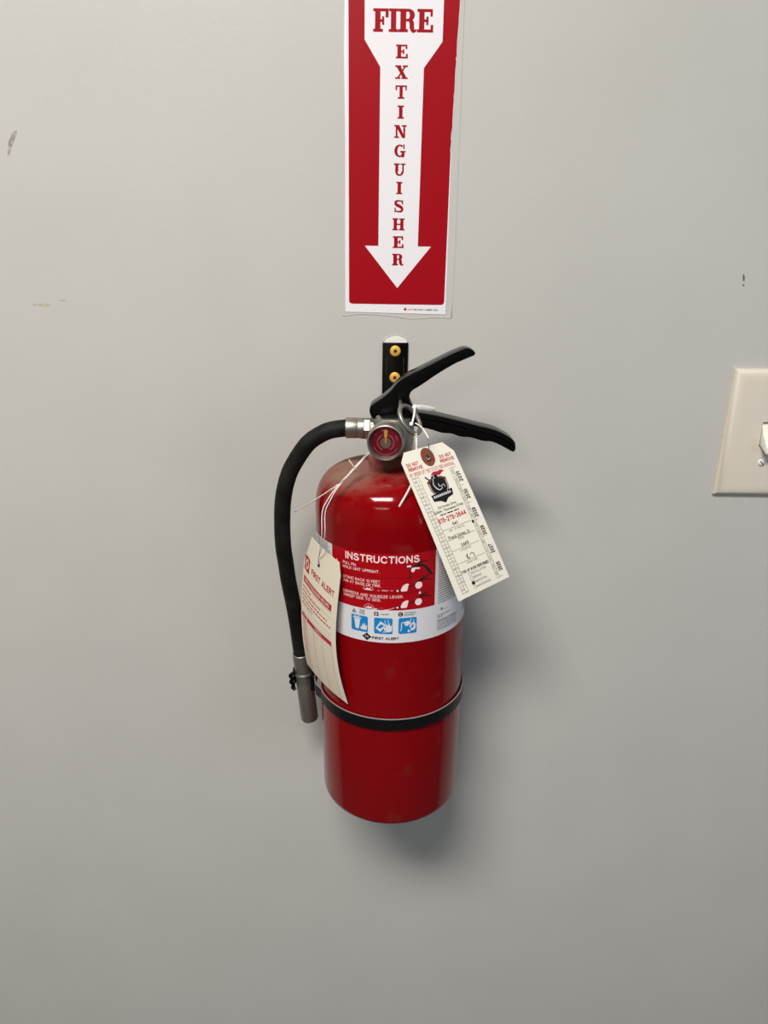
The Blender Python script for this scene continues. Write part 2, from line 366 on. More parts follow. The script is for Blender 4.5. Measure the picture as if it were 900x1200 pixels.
            R_(.12,.36,.38,1); R_(.72,.36,.86,1); t.arc(.49,.37,.37,.37,.20,.13,180,360,14); R_(0,.88,.50,1); R_(.58,.88,1,1)
        elif ch == 'S':
            t.stroke([(.86,.72),(.76,.90),(.48,.945),(.20,.88),(.15,.72),(.34,.58),(.62,.47),(.83,.31),(.78,.11),(.50,.055),(.20,.11),(.10,.32)], [.06,.10,.12,.20,.26,.27,.27,.26,.20,.12,.10,.06])
            R_(.80,.64,.92,1); R_(.05,0,.17,.38)
        elif ch == 'H':
            R_(.10,0,.36,1); R_(.64,0,.90,1); R_(.30,.44,.70,.56); R_(0,.88,.46,1); R_(.54,.88,1,1); R_(0,0,.46,.12); R_(.54,0,1,.12)
        elif ch == 'R':
            R_(.10,0,.42,1); R_(0,0,.52,.13); R_(0,.87,.56,1); t.arc(.54,.73,.35,.27,.28,.13,90,-90,12); R_(.30,.46,.58,.57)
            t.stroke([(.60,.54),(.72,.40),(.74,.20),(.82,.05),(1,.10)], [.16,.25,.25,.16,.07])
        for f in t.F: s.poly([(x+t.V[i][0]*w_, y+t.V[i][1]*h) for i in f])
    def build(s, name, m, parent, f, hgt, world=False):
        return mk(name, [f(p[0], p[1], hgt+dh) for p, dh in zip(s.V, s.H)], s.F, m, parent, world=world)

# ------------------------------------------------------------------ the room
V, Fc = box(-2.5, 0, 0, 2.5, 0.12, 2.7); wall = tag(mk('wall_front', V, Fc, M['wall']), kind='structure')
for nm, bx, mm in (('wall_left', (-2.6,-4.2,0,-2.5,0.12,2.7), 'room'), ('wall_right', (2.5,-4.2,0,2.6,0.12,2.7), 'room'), ('wall_back', (-2.6,-4.3,0,2.6,-4.2,2.7), 'room'),
                   ('floor', (-2.6,-4.3,-0.1,2.6,0.12,0), 'floor'), ('ceiling', (-2.6,-4.3,2.7,2.6,0.12,2.8), 'ceiling')):
    V, Fc = box(*bx); tag(mk(nm, V, Fc, M[mm]), kind='structure')
# marks on the paint
def smear(name, pts, wd, m, label):
    s = Sheet(); s.stroke(pts, wd, 6)
    o = s.build(name, m, wall, lambda x, y, h: (x/1000, -h/1000, 1.0+y/1000), 0.12); o['label'] = label
smear('scuff', [(-300.5, 524), (-297, 533), (-293.5, 538.5), (-291.3, 541.5)], [1.2, 3.6, 3.0, 0.8], M['scuff'], 'slanted grey scuff on the paint')
smear('smear', [(-298.5, 410.8), (-293, 411.3), (-287, 410.8), (-283.5, 411.0)], [0.6, 1.8, 2.6, 0.8], M['scuff_green'], 'small olive smear on the paint')
smear('smear', [(-276.5, 415.3), (-272.5, 414.9), (-269.5, 415.2)], [0.5, 1.4, 0.5], M['scuff_green'], 'tiny olive smear on the paint')
smear('nick', [(294.0, 443.6), (294.8, 440.5), (295.4, 438.0)], [0.8, 1.8, 0.8], M['scuff_dark'], 'dark nick in the paint')
smear('nick', [(295.2, 435.6), (295.8, 434.3)], [1.3, 1.3], M['scuff_dark'], 'dark nick in the paint')
# paint ridges left round the sign
V, Fc = tube(catmull([(0.0545, 0, 1.405), (0.0550, 0, 1.47), (0.0545, 0, 1.53), (0.0540, 0, 1.60), (0.0530, 0, 1.69)], 6), 0.00035, 6)
tag(mk('paint_ridge', V, Fc, M['wall'], wall, smooth=True), 'thin ridge of paint beside the sign')
V, Fc = tube(catmull([(-0.0375, 0, 1.4055), (-0.02, 0, 1.4072), (0.005, 0, 1.4060), (0.02, 0, 1.4040), (0.04, 0, 1.4053), (0.0545, 0, 1.405)], 6), 0.00035, 6)
tag(mk('paint_ridge', V, Fc, M['wall'], wall, smooth=True), 'thin ridge of paint under the sign')
# unpainted patch above the bracket
s = Sheet(); arcp = [(7.6+10.6*cos(a), 384.5+6.2*sin(a)) for a in [pi*k/16 for k in range(17)]]
s.poly([(18.2, 376), (18.2, 384.5)] + arcp[1:-1] + [(-3.0, 384.5), (-3.0, 376)])
tag(s.build('bare_patch', M['patch'], wall, lambda x, y, h: (x/1000, -h/1000, 1.0+y/1000), 0.15), 'bare white rounded patch above the bracket')
V, Fc = tube(catmull([(-0.0030, -0.0002, 1.3845), (0.000, -0.0002, 1.3882), (0.0076, -0.0002, 1.3907), (0.015, -0.0002, 1.3885), (0.0182, -0.0002, 1.3845)], 6), 0.0004, 6)
mk('paint_lip', V, Fc, M['wall'], wall, smooth=True)

# ------------------------------------------------------------------ the sign
sg = empty('fire_extinguisher_sign', (0.007, 0, 1.408))
tag(sg, 'red and white arrow sign stuck on wall, reading fire extinguisher', 'sign')
SF = lambda x, y, h: (x/1000, -h/1000, 1.0+y/1000)
TOP = 664
rag = []      # ragged right edge where the wall paint overlaps the vinyl
z = 532.0; rnd = random.Random(3)
while z < TOP:
    t = (z-532)/(632-532); rag.append((47.9+2.3*min(t, 1.3)+rnd.uniform(-.35, .35), z)); z += rnd.uniform(2.0, 4.5)
V2 = [(-35.0, 408.9), (49.2, 407.9), (48.9, 480), (48.6, 530)] + [(x+0.35, y) for x, y in rag] + [(rag[-1][0], TOP+2), (-34.0, TOP+2), (-34.6, 640), (-35.4, 600), (-35.1, 570), (-34.6, 540), (-35.0, 470)]
n = len(V2)
mk('vinyl_sheet', [SF(x, y, 0.0) for x, y in V2]+[SF(x, y, 0.35) for x, y in V2], [tuple(range(n, 2*n))]+[(i, (i+1) % n, n+(i+1) % n, n+i) for i in range(n)], M['sign_white'], sg, world=True)
rd = Sheet()
def corner(cx, cy, r, a0, a1): return [(cx+r*cos(radians(a0+(a1-a0)*k/6)), cy+r*sin(radians(a0+(a1-a0)*k/6))) for k in range(7)]
arrow = [(-19.9, TOP), (-19.9, 606.0), (-7.9, 588.2), (-7.9, 461.3), (-19.0, 461.3), (8.2, 428.6), (35.2, 461.3), (24.4, 461.3), (25.2, 587.9), (38.6, 605.2), (38.6, TOP)]
# red left of the arrow, red right of it, each one clean polygon meeting below the tip
rd.poly([(-31.9, TOP), (-31.9, 470)] + corner(-29.4, 418.1, 2.5, 180, 270) + [(8.2, 415.5)] + list(reversed(arrow[:6])))
rd.build('red_print', M['sign_red'], sg, SF, 0.45, world=True); rd = Sheet()
rd.poly([(8.2, 415.5)] + corner(45.2, 418.1, 2.5, 270, 360) + [(47.9, 470), (48.0, 530)] + rag + [(38.6, TOP)] + list(reversed(arrow[5:10])))
rd.build('red_print', M['sign_red'], sg, SF, 0.45, world=True)
ls = Sheet(); x = -13.5
for ch, w_ in zip('FIRE', (11.6, 7.2, 13.9, 12.3)):
    ls.glyph(ch, x, 611.0, w_*0.98, 14.9); x += w_
for ch, zc, w_ in (('E',598.5,9.0),('X',585.0,9.6),('T',571.7,8.7),('I',558.2,5.0),('N',544.8,9.6),('G',531.3,8.9),('U',517.9,9.2),('I',504.7,4.8),('S',491.3,7.8),('H',477.8,9.9),('E',464.3,8.9),('R',450.9,9.4)):
    ls.glyph(ch, 8.3-w_/2, zc-4.5, w_, 9.0)
ls.build('red_lettering', M['sign_red'], sg, SF, 0.42, world=True)
s = Sheet(); s.text('FIRE SAFETY & EMERG. SIGNS', 32.5, 411.4, 1.3, 20.5, bold=.03); s.build('maker_print', M['ink'], sg, SF, 0.42, world=True)
s = Sheet(); s.disc(15.2, 411.7, 1.2); s.text('SAFETY', 20, 411.5, 1.2, 5.5, bold=.02); s.build('maker_mark', M['crimson'], sg, SF, 0.42, world=True)

# ------------------------------------------------------------------ the extinguisher
LEAN = atan(-0.0133)
fx = empty('fire_extinguisher', (0.0098, -0.074, 0.992), (0, LEAN, 0))
tag(fx, 'red dry chemical fire extinguisher with black hose, hung from the wall bracket', 'extinguisher')
FM = root_matrix(fx); FI = FM.inverted()
R = 0.0619
def W(p): return FI @ Vector(p)
prof = [(0.0, 0.006), (0.040, 0.004), (0.052, 0.001), (0.0562, 0.0), (0.0592, 0.0008), (0.0612, 0.0030), (R, 0.0065), (R, 0.08), (R, 0.16), (R, 0.24), (R, 0.268)]
for k in range(1, 25):
    a = radians(90*k/24); rr_ = 0.018+(R-0.018)*max(cos(a), 0)**0.6 if k < 24 else 0.018; prof.append((rr_, 0.268+0.038*sin(a)**0.8))

V, Fc = lathe(prof, 128); mk('cylinder_body', V, Fc, M['red'], fx, smooth=True)
V, Fc = lathe([(0.0185, 0.3030), (0.0190, 0.3050), (0.0185, 0.3120), (0.0172, 0.3140), (0.0120, 0.3145)], 64); mk('neck_collar', V, Fc, M['red'], fx, smooth='auto')
V, Fc = lathe([(0.0140, 0.3140), (0.0150, 0.3150), (0.0158, 0.3200), (0.0168, 0.3240), (0.0172, 0.3300), (0.0172, 0.3420), (0.0160, 0.3440), (0, 0.3440)], 48); mk('valve_body', V, Fc, M['valve'], fx, smooth='auto')
V, Fc = join(lathe([(0.0075, -0.006), (0.0075, 0.012), (0, 0.012)], 24, axis_mtx((-0.0120, -0.004, 0.3345), (-1, 0, 0))), box(0.004, -0.008, 0.344, 0.010, 0.008, 0.3465)); mk('hose_port', V, Fc, M['valve'], fx, smooth='auto')

# operating lever and carrying handle: folded steel channels seen from the side
def channel(name, out, ymid, wfun, m, parent, t=0.0011):
    """side outline (x,z in m) given; the width tapers with x; bevelled solid"""
    n = len(out); V = []
    for sgn in (-1, 1):
        for x, z_ in out: V.append(Vector((x, ymid+sgn*wfun(x), z_)))
    Fc = [tuple(range(n)), tuple(range(2*n-1, n-1, -1))]+[(i, n+i, n+(i+1) % n, (i+1) % n) for i in range(n)]
    return bevelled(name, V, Fc, m, parent, t, 3, ang=28)
def sm(pts, n=4): return [(p.x, p.y) for p in catmull([(x/1000, z_/1000, 0) for x, z_ in pts], n)]
top = sm([(-17.6,349.5), (-16.6,353.0), (-14.0,355.5), (-7.6,359.8), (-1.6,364.8), (4.4,371.8), (11.3,376.8), (19.3,380.8), (31.9,387.2), (43.8,393.1), (53.5,396.8), (59.4,395.6), (62.0,393.2)])
bot = sm([(61.0,391.4), (58.0,390.2), (52.9,388.1), (46.0,385.0), (34.1,377.9), (22.4,369.9), (14.8,365.0), (13.1,361.0), (13.8,357.5), (16.8,351.0), (18.5,347.0)])
lev = channel('operating_lever', top+bot+[(0.004, 0.3435), (-0.0145, 0.3435), (-0.0165, 0.346)], 0.0, lambda x: 0.0090 if x < 0.02 else max(0.0090-(x-0.02)*0.03, 0.0075), M['black'], fx)
V, Fc = lathe([(0, 0.0004), (0.0020, 0.0004), (0.0024, 0), (0.0024, -0.002)], 16, axis_mtx((-0.0105, -0.0098, 0.3440), (0, -1, 0))); mk('rivet', V, Fc, M['steel'], lev, smooth='auto')
htop = sm([(14.0,349.0), (20.0,348.4), (32.9,346.3), (49.4,342.5), (66.0,338.2), (79.3,334.9), (88.1,330.9), (94.1,326.8), (95.9,323.0), (96.0,319.0)])
hbot = sm([(94.6,317.6), (92.5,318.4), (83.2,323.4), (76.5,325.8), (69.8,326.4), (61.0,329.0), (53.2,329.6), (46.0,332.0), (38.6,332.6), (30.0,335.2), (22.0,337.0), (14.0,338.5)])
hd = channel('carrying_handle', htop+hbot+[(-0.010, 0.3385), (-0.0125, 0.3430), (-0.011, 0.3475)], 0.0005, lambda x: 0.0088, M['black'], fx)
# raised rib along the upper edge of the handle
rib = [Vector((x, -0.0094, z_-0.0030)) for x, z_ in htop[2:-6]]
V, Fc = tube(rib, 0.0006, 8); mk('pressed_rib', V, Fc, M['black'], hd, smooth=True)

# pressure gauge
GC = Vector((-0.0052, -0.0400, 0.3322)); gd = Vector((-0.10, -1, 0.03)).normalized()
GM = axis_mtx(GC, gd) 
# make gauge "up" follow z
zx = gd; xx = Vector((0, 0, 1)).cross(zx).normalized(); yy = zx.cross(xx)
GM = Matrix.Translation(GC) @ Matrix((xx, yy, zx)).transposed().to_4x4()
V, Fc = lathe([(0.0060, -0.0245), (0.0100, -0.0180), (0.0132, -0.0165), (0.0141, -0.0150), (0.0141, -0.0030), (0.0136, -0.0012), (0.0132, 0.0), (0.0126, 0.0003), (0.0121, -0.0004), (0.0119, -0.0024), (0.0119, -0.0030)], 64, GM)
gg = mk('pressure_gauge', V, Fc, M['valve'], fx, smooth='auto'); gg['label'] = 'metal cased pressure gauge with red dial'
V, Fc = lathe([(0.0132, -0.0112), (0.0143, -0.0108), (0.0143, -0.0100), (0.0132, -0.0096)], 64, GM); mk('casing_ring', V, Fc, M['valve'], gg, smooth='auto')
GF = lambda x, y, h: GM @ Vector((x/1000, y/1000, (-2.7+h)/1000))
s = Sheet(); s.disc(0, 0, 12.0, n=64); s.build('dial', M['gauge_red'], gg, GF, 0.0)
s = Sheet()
def ring_marks(r, a0, a1, step, ln, t):
    a = a0
    while a < a1:
        s.arc(0, 0, r+ln, r+ln, ln*rnd.choice((1, .75, .9)), ln, a, a+step*.62, 2); a += step
ring_marks(9.0, 205, 335, 5.5, 0.9, .4); ring_marks(5.3, -60, 62, 11, 1.5, .5); ring_marks(5.3, 118, 245, 11, 1.3, .5); ring_marks(8.6, 10, 40, 6, 1.2, .4); ring_marks(8.9, 138, 146, 4, 1.0, .4)
s.build('dial_marks', M['gauge_mark'], gg, GF, 0.08)
s = Sheet(); s.disc(0, -0.3, 4.1, n=32); s.build('dial_hub', M['gauge_hub'], gg, GF, 0.16)
s = Sheet(); s.poly([(-1.1, 9.6), (-.5, 5.5), (-.35, -0.5), (.35, -0.5), (.5, 5.5), (1.1, 9.6), (.3, 8.6), (-.3, 9.4)]); s.rect(-1.2, 4.2, 1.2, 9.2); s.build('needle', M['needle'], gg, GF, 0.4)
V, Fc = lathe([(0.0, -0.0006), (0.006, -0.0008), (0.0118, -0.0013), (0.0118, -0.0017), (0.006, -0.0012), (0.0, -0.0010)], 48, GM); mk('lens', V, Fc, M['glass'], gg, smooth=True)

# hose with ferrules, and the nozzle at its end
hp = [(-0.0275,-0.0800,1.3274), (-0.0301,-0.0800,1.3274), (-0.0420,-0.0800,1.3255), (-0.0513,-0.0800,1.3213), (-0.0605,-0.0790,1.3141), (-0.0696,-0.0780,1.3013), (-0.0766,-0.0770,1.2875), (-0.0816,-0.0750,1.2682), (-0.0837,-0.0720,1.2459), (-0.0840,-0.0690,1.2232), (-0.0828,-0.0660,1.2063), (-0.0815,-0.0630,1.1890), (-0.0774,-0.0570,1.1530), (-0.0745,-0.0520,1.1157), (-0.0740,-0.0505,1.1080)]
V, Fc = tube(catmull(hp, 6), 0.0067, 24); hose = mk('hose', V, Fc, M['rubber'], fx, smooth=True, world=True)
V, Fc = lathe([(0.0068, -0.0002), (0.0078, 0.0), (0.0080, 0.0008), (0.0080, 0.0085), (0.0077, 0.0092), (0.0079, 0.0100), (0.0079, 0.0138), (0.0070, 0.0142)], 40, axis_mtx((-0.0305, -0.0800, 1.3275), (1, 0.01, 0.0)))
mk('ferrule', V, Fc, M['steel'], hose, smooth='auto', world=True)['label'] = 'bright crimped ferrule at the valve end'
V, Fc = lathe([(0.0072, 0.0), (0.0072, 0.0005), (0.0083, 0.0005), (0.0083, 0.0045), (0.0070, 0.0050), (0.0058, 0.0052), (0.0058, 0.0085)], 6, axis_mtx((-0.0166, -0.0798, 1.3275), (1, 0.01, 0)))
mk('hex_nut', V, Fc, M['steel'], hose, world=True)
nb = Vector((-0.0682, -0.0450, 1.0363)); nt_ = Vector((-0.0742, -0.0508, 1.1100)); nd = (nb-nt_); NL = nd.length
NM = axis_mtx(nt_, nd)
V, Fc = lathe([(0.0068, -0.0006), (0.0076, 0.0), (0.0078, 0.0010), (0.0076, 0.0195), (0.0084, 0.0205), (0.0086, 0.0220), (0.0076, 0.0232), (0.0068, 0.024)], 40, NM); mk('ferrule', V, Fc, M['valve'], hose, smooth='auto', world=True)['label'] = 'dull grey ferrule at the nozzle end'
V, Fc = lathe([(0.0066, 0.0225), (0.0076, 0.0235), (0.0078, 0.0300), (0.0078, 0.0310), (0.0080, 0.0315), (0.0082, NL-0.0012), (0.0078, NL), (0.0062, NL), (0.0056, NL-0.010), (0.0, NL-0.012)], 40, NM); mk('nozzle', V, Fc, M['valve'], fx, smooth='auto', world=True)

# pull pin and its ring
pc = Vector((0.0180, -0.1090, 1.3409)); la = Vector((0.614, 0, -0.789)); mb_ = Vector((0.789, 0, 0.614)); bb = (mb_*-0.40+Vector((0, -0.916, 0))).normalized()
ringp = [pc+la*0.0113*cos(t)+bb*0.0113*sin(t) for t in [2*pi*k/48 for k in range(49)]]
V, Fc = tube(ringp, 0.00165, 12, cap=False)
pin = tube([Vector((0.0110, -0.1095, 1.3498)), Vector((0.0110, -0.098, 1.3492)), Vector((0.0115, -0.060, 1.3490))], 0.0014, 10)
V, Fc = join((V, Fc), pin)
mk('pull_pin', V, Fc, M['valve'], fx, smooth=True, world=True)['label'] = 'metal pull pin with oval looking ring'

# ---- wrap-round label
def LF(x, y, h):       # x mm along the surface from the front, y mm up, h mm off the surface
    th = x/1000/R; q = R+h/1000; return Vector((q*sin(th), -q*cos(th), y/1000))
A = lambda deg: radians(deg)*R*1000
def wrapped(name, x0, x1, y0, y1, m, parent, h, n=48):
    s_ = Sheet(); s_.rect(x0, y0, x1, y1, n)
    return s_.build(name, m, parent, LF, h)
lb = wrapped('label', A(-118), A(98), 179.2, 253.6, M['label_white'], fx, 0.12, 72); lb['label'] = 'white wrap-round label with red instruction panel'
wrapped('red_panel', A(-47.6), A(32.2), 207.3, 253.7, M['label_red'], lb, 0.22, 28)
s = Sheet()
for yy_ in (245.5, 234.4, 221.9): s.rect(A(-47.6), yy_-0.18, A(32.2), yy_+0.18, 24) if yy_ < 240 else s.rect(A(20.5), yy_-0.12, A(32.2), yy_+0.12, 6)
s.build('row_rule', M['label_line'], lb, LF, 0.30)
s = Sheet(); s.text('INSTRUCTIONS', A(-7.6), 249.0, 5.9, A(19.2)-A(-34.6), bold=.035); s.build('heading_text', M['label_text'], lb, LF, 0.32)
s = Sheet(); xl = A(-36.8)
for st, yc, wd in (('PULL PIN.', 242.4, 12.2), ('HOLD UNIT UPRIGHT.', 239.1, 30.5), ('STAND BACK 10 FEET.', 230.8, 31.5), ('AIM AT BASE OF FIRE.', 227.6, 31.5), ('DEPRESS AND SQUEEZE LEVER.', 218.7, 48.5), ('SWEEP SIDE TO SIDE.', 215.6, 31.5)):
    s.text(st, xl, yc, 2.3, wd, align='L', bold=.012)
for st, yc in (('1.', 241.2), ('2.', 229.4), ('3.', 217.4)): s.text(st, A(-43.2), yc, 4.4, 3.2 if st != '1.' else 2.2, align='L', bold=0)
s.build('instruction_text', M['label_text'], lb, LF, 0.32)
# little drawings: black handles and hose, pale valve, hand and nozzle
k_ = Sheet(); wh = Sheet()
k_.stroke([(14.4,243.0), (13.8,239), (13.6,232.5)], .9); k_.stroke([(14.2,241.6), (18,243.4), (22,243.8), (25.5,242.0), (28.6,238.6), (31.2,234.5)], [1.2,1.6,1.6,1.6,1.7,1.9]); k_.stroke([(18,243.2), (22,246.0), (28,246.6)], [1.4,1.1,.5])
k_.stroke([(20,243.6), (25,241.8), (29.6,235.2)], .8)
wh.disc(15.8,240.2,1.6,1.9,10); wh.stroke([(15,241), (18,241.4), (21.2,241.0)], [2.0,1.6,1.0]); wh.rect(11.2,242.7,14.4,244.1)
for dy in (3.3, -10.6):
    k_.stroke([(2.2,219.9+dy), (5.5,220.6+dy), (9,222.6+dy), (14,223.8+dy), (19.6,225.8+dy)], [1.4,1.0,.8,.8,.8])
    k_.stroke([(20.0,226.5+dy), (24,229.4+dy), (28.4,230.8+dy)], [1.6,1.2,.4]); k_.stroke([(20.0,227.0+dy), (26,228.2+dy), (31.5,226.6+dy)], [1.0,1.1,.5])
    wh.disc(20.6,223.8+dy,2.9,2.9,16); wh.poly([(6.6,221.0+dy), (8.2,224.6+dy), (11.2,226.2+dy), (12.8,225.6+dy), (12.0,222.4+dy), (11.4,219.9+dy), (7.2,219.7+dy)]); wh.disc(4.2,220.4+dy,.9,.8,8)
wh.disc(21.6,220.6,.9,1.1,8)
for cx in (-18.0, -17.4):
    y0 = 223.2 if cx == -18.0 else 208.0
    wh.poly([(cx-3.6,y0), (cx-2.4,y0+1.2), (cx-1.8,y0+.9), (cx-.8,y0+2.3), (cx+.2,y0+1.2), (cx+1.4,y0+2.0), (cx+2.2,y0+.8), (cx+3.8,y0)])
    wh.stroke([(cx-4.2,y0+.7), (cx-3.2,y0+2.4), (cx-.4,y0+3.6), (cx+2.6,y0+2.6), (cx+4.4,y0+.6)], .22)
wh.rect(-10.8,223.5,-9.2,223.8); wh.sans('SPRAY', -5.1, 223.9, 1.0, 5.0, 0, .2, 'C'); wh.rect(-1.2,223.8,0.8,224.1)
wh.poly([(-15.0,207.3), (-14,208.3), (-8,208.9), (3.4,209.9), (-4,207.3)])
k_.build('drawing_lines', M['ink'], lb, LF, 0.34); wh.build('drawing_fills', M['label_text'], lb, LF, 0.38)
# three blue pictograms
for (a0, a1), pic in (((-30.2, -17.2), 0), ((-12.6, 0.6), 1), ((4.8, 18.0), 2)):
    x0, x1 = A(a0), A(a1); s = Sheet(); r_ = 1.1; y0, y1 = 187.0, 200.6; N_ = 8
    pts_b = [(x0, y0+r_), (x0+r_*.3, y0+r_*.3), (x0+r_, y0)]; 
    s.rect(x0+r_, y0, x1-r_, y1, N_); s.rect(x0, y0+r_, x0+r_, y1-r_, 1); s.rect(x1-r_, y0+r_, x1, y1-r_, 1)
    for cx_, sx in ((x0+r_, -1), (x1-r_, 1)):
        for cy_, sy in ((y0+r_, -1), (y1-r_, 1)):
            s.poly([(cx_, cy_), (cx_+sx*r_, cy_), (cx_+sx*r_*.7, cy_+sy*r_*.7), (cx_, cy_+sy*r_)])
    sq = s.build('pictogram', M['blue'], lb, LF, 0.26)
    p = Sheet()
    def fl(cx, cy, k):
        p.poly([(cx-1.9*k, cy), (cx-2.2*k, cy+2*k), (cx-1.1*k, cy+1.6*k), (cx-.9*k, cy+4.2*k), (cx, cy+2.6*k), (cx+.5*k, cy+5.2*k), (cx+1.2*k, cy+2.4*k), (cx+2.3*k, cy+3.4*k), (cx+1.9*k, cy)])
    if pic == 0:
        p.poly([(x0+2.6, y0+10.4), (x0+3.8, y0+2.0), (x0+6.6, y0+2.0), (x0+7.8, y0+10.4)]); p.rect(x0+1.8, y0+10.8, x0+8.6, y0+11.8); p.stroke([(x0+2.4, y0+12.8), (x0+5, y0+12.2), (x0+7.6, y0+12.9)], .5)
        fl(x1-3.4, y0+2.0, 1.25)
    elif pic == 1:
        p.poly([(x0+1.2, y0+4.6), (x0+5.0, y0+10.8), (x0+9.2, y0+7.8), (x0+5.0, y0+1.8)]); fl(x1-3.6, y0+3.0, 1.5); p.stroke([(x0+6.6, y0+1.4), (x1-4, y0+2.3), (x1-1.2, y0+2.8), (x1-.9, y0+6)], [.4, 1.4, 1.2, .3])
        p.line(x1-5.6, y0+9, x1-6.0, y0+12, .4); p.line(x1-3.6, y0+9.8, x1-3.2, y0+12.6, .4)
    else:
        p.stroke([(x0+1.6, y0+2.4), (x0+2.4, y0+5.6), (x0+2.2, y0+8.4), (x0+3.4, y0+10), (x0+5, y0+9)], .7); p.poly([(x0+4, y0+9.6), (x0+6.2, y0+11), (x0+8.6, y0+10.6), (x0+9.0, y0+8.4), (x0+6.8, y0+6.4), (x0+5, y0+7)])
        p.stroke([(x1-4.8, y0+3.6), (x1-2.6, y0+3.6), (x1-1.5, y0+6.4), (x1-2.6, y0+8.6), (x1-4.6, y0+7.2), (x1-5.0, y0+5.0)], [2.0,2.0,1.8,1.8,1.4,1.4]); p.line(x1-5.4, y0+8, x1-4.6, y0+12.6, .6); p.line(x1-2.6, y0+9, x1-2.2, y0+12, .5); p.poly([(x0+7.0, y0+1.2), (x0+7.6, y0+3.6), (x0+9.2, y0+2.4), (x0+8.6, y0+.9)])
    p.build('pictogram_figure', M['label_white'], sq, LF, 0.34)
s = Sheet(); hy = 203.9
cx = A(-27.8); s.poly([(cx-1.9, hy-1.6), (cx+1.9, hy-1.6), (cx, hy+1.8)])
cx = A(-11.0); s.rect(cx-1.7, hy-1.6, cx+1.7, hy+1.6, 2)
cx = A(6.2); s.disc(cx, hy, 1.9, n=20)
s.build('class_symbols', M['ink'], lb, LF, 0.30); s = Sheet()
for st, x_, yc, wd in (('TRASH', -23.6, 1.5, 4.8), ('WOOD', -23.6, 0, 4.2), ('PAPER', -23.6, -1.5, 4.8), ('LIQUIDS', -8.2, 0, 6.6), ('ELECTRICAL', 8.9, .9, 9.4), ('EQUIPMENT', 8.9, -.9, 8.4)):
    s.text(st, A(x_), hy+yc, 1.05, wd, align='L', bold=.015)
s.build('class_names', M['ink'], lb, LF, 0.30); s = Sheet()
cx, cy = A(-18.0), 183.4; s.poly([(cx-4.0, cy), (cx-1.6, cy-1.7), (cx, cy-3.5), (cx+1.6, cy-1.7), (cx+4.0, cy), (cx+1.6, cy+1.7), (cx, cy+3.5), (cx-1.6, cy+1.7)]); s.disc(cx, cy, 2.5, n=16)
s.build('maker_emblem', M['ink'], lb, LF, 0.30); s = Sheet(); s.text('FIRST ALERT', A(-14.0), 183.0, 2.3, 20.6, align='L', bold=.05)
s.build('maker_name', M['ink'], lb, LF, 0.30); s = Sheet()
rx = A(35.2)
for st, yc, wd in (('Do Not Incinerate', 197.4, 15.0), ('After Use', 195.6, 5.5), ('Maintenance / Inspection', 193.0, 21.0)): s.text(st, rx, yc, 1.1, wd, align='L', bold=.02)
s.build('side_headings', M['ink'], lb, LF, 0.30)
s = Sheet(); cxm = A(-27.8); s.text('A', cxm, hy-.4, 1.8, 1.4, bold=.03); s.text('B', A(-11.0), hy, 2.2, 1.6, bold=.03); s.text('C', A(6.2), hy, 2.2, 1.8, bold=.03)
s.text('FA', cx, cy, 2.2, 2.6, bold=.02); s.build('class_letters', M['label_white'], lb, LF, 0.36)
s = Sheet(); rnd = random.Random(5)
def greek(x0, x1, y0, y1, pitch, hh):
    y = y1
    while y > y0:
        x_ = x0; end = x1 - rnd.uniform(0, (x1-x0)*.15)
        while x_ < end:
            wdt = rnd.uniform(.8, 2.2); s.rect(x_, y-hh/2, min(x_+wdt, end), y+hh/2); x_ += wdt+.45
        y -= pitch
greek(rx, rx+26, 183.4, 191.4, 1.7, .6); greek(rx, rx+33, 206.0, 246.0, 2.0, .75); greek(rx+36, rx+58, 186, 246, 2.0, .7)
greek(A(-72), A(-50), 238, 252.4, 1.5, .65); greek(A(-108), A(-78), 200, 250, 1.6, .7)
s.rect(rx+3, 201.2, rx+5, 203.0); s.rect(rx+6, 201.0, rx+12, 201.2)
o = s.build('fine_print', M['grey_ink'], lb, LF, 0.30)

# ------------------------------------------------------------------ wall bracket with strap and nozzle clip
br = empty('wall_bracket', (0.0076, 0, 1.30))
tag(br, 'black steel wall bracket with strap, screwed to wall behind extinguisher', 'bracket')
V, Fc = box(-0.0034, -0.0022, 1.06, 0.0186, -0.0002, 1.3842); bevelled('back_plate', V, Fc, M['black'], br, 0.0006, 2, world=True)
V, Fc = box(0.001, -0.058, 1.316, 0.0146, -0.0010, 1.3185); bevelled('hanging_hook', V, Fc, M['black'], br, 0.0005, 1, world=True)
for zc in (1.3773, 1.3548):
    mt = axis_mtx((0.0076, -0.0022, zc), (0, -1, 0))
    V, Fc = lathe([(0.0046, 0), (0.0045, 0.0006), (0.0040, 0.0011), (0.0034, 0.0013), (0, 0.0014)], 32, mt)
    sc = mk('screw', V, Fc, M['brass'], br, smooth='auto', world=True)
    star = Sheet(); star.poly([((2.0 if k % 2 else 1.15)*cos(pi*k/6), (2.0 if k % 2 else 1.15)*sin(pi*k/6)) for k in range(12)])
    mk('star_recess', [mt @ Vector((x/1000, y/1000, 0.00145)) for x, y in star.V], star.F, M['dark'], sc, world=True)
s = Sheet(); rnd = random.Random(9)
for xb in (0.2, 15.2):
    y = 357.5
    while y < 372:
        l_ = rnd.uniform(.7, 1.3); s.rect(xb-.55, y, xb+.55*rnd.choice((0, 1)), y+.35); s.rect(xb-.55, y, xb-.25, y+l_); y += l_+.6
s.build('stamped_marks', mat('worn_grey_stamp', (.05, .05, .048, 1), .6), br, lambda x, y, h: (x/1000, -0.00235, 1.0+y/1000), 0, world=True)
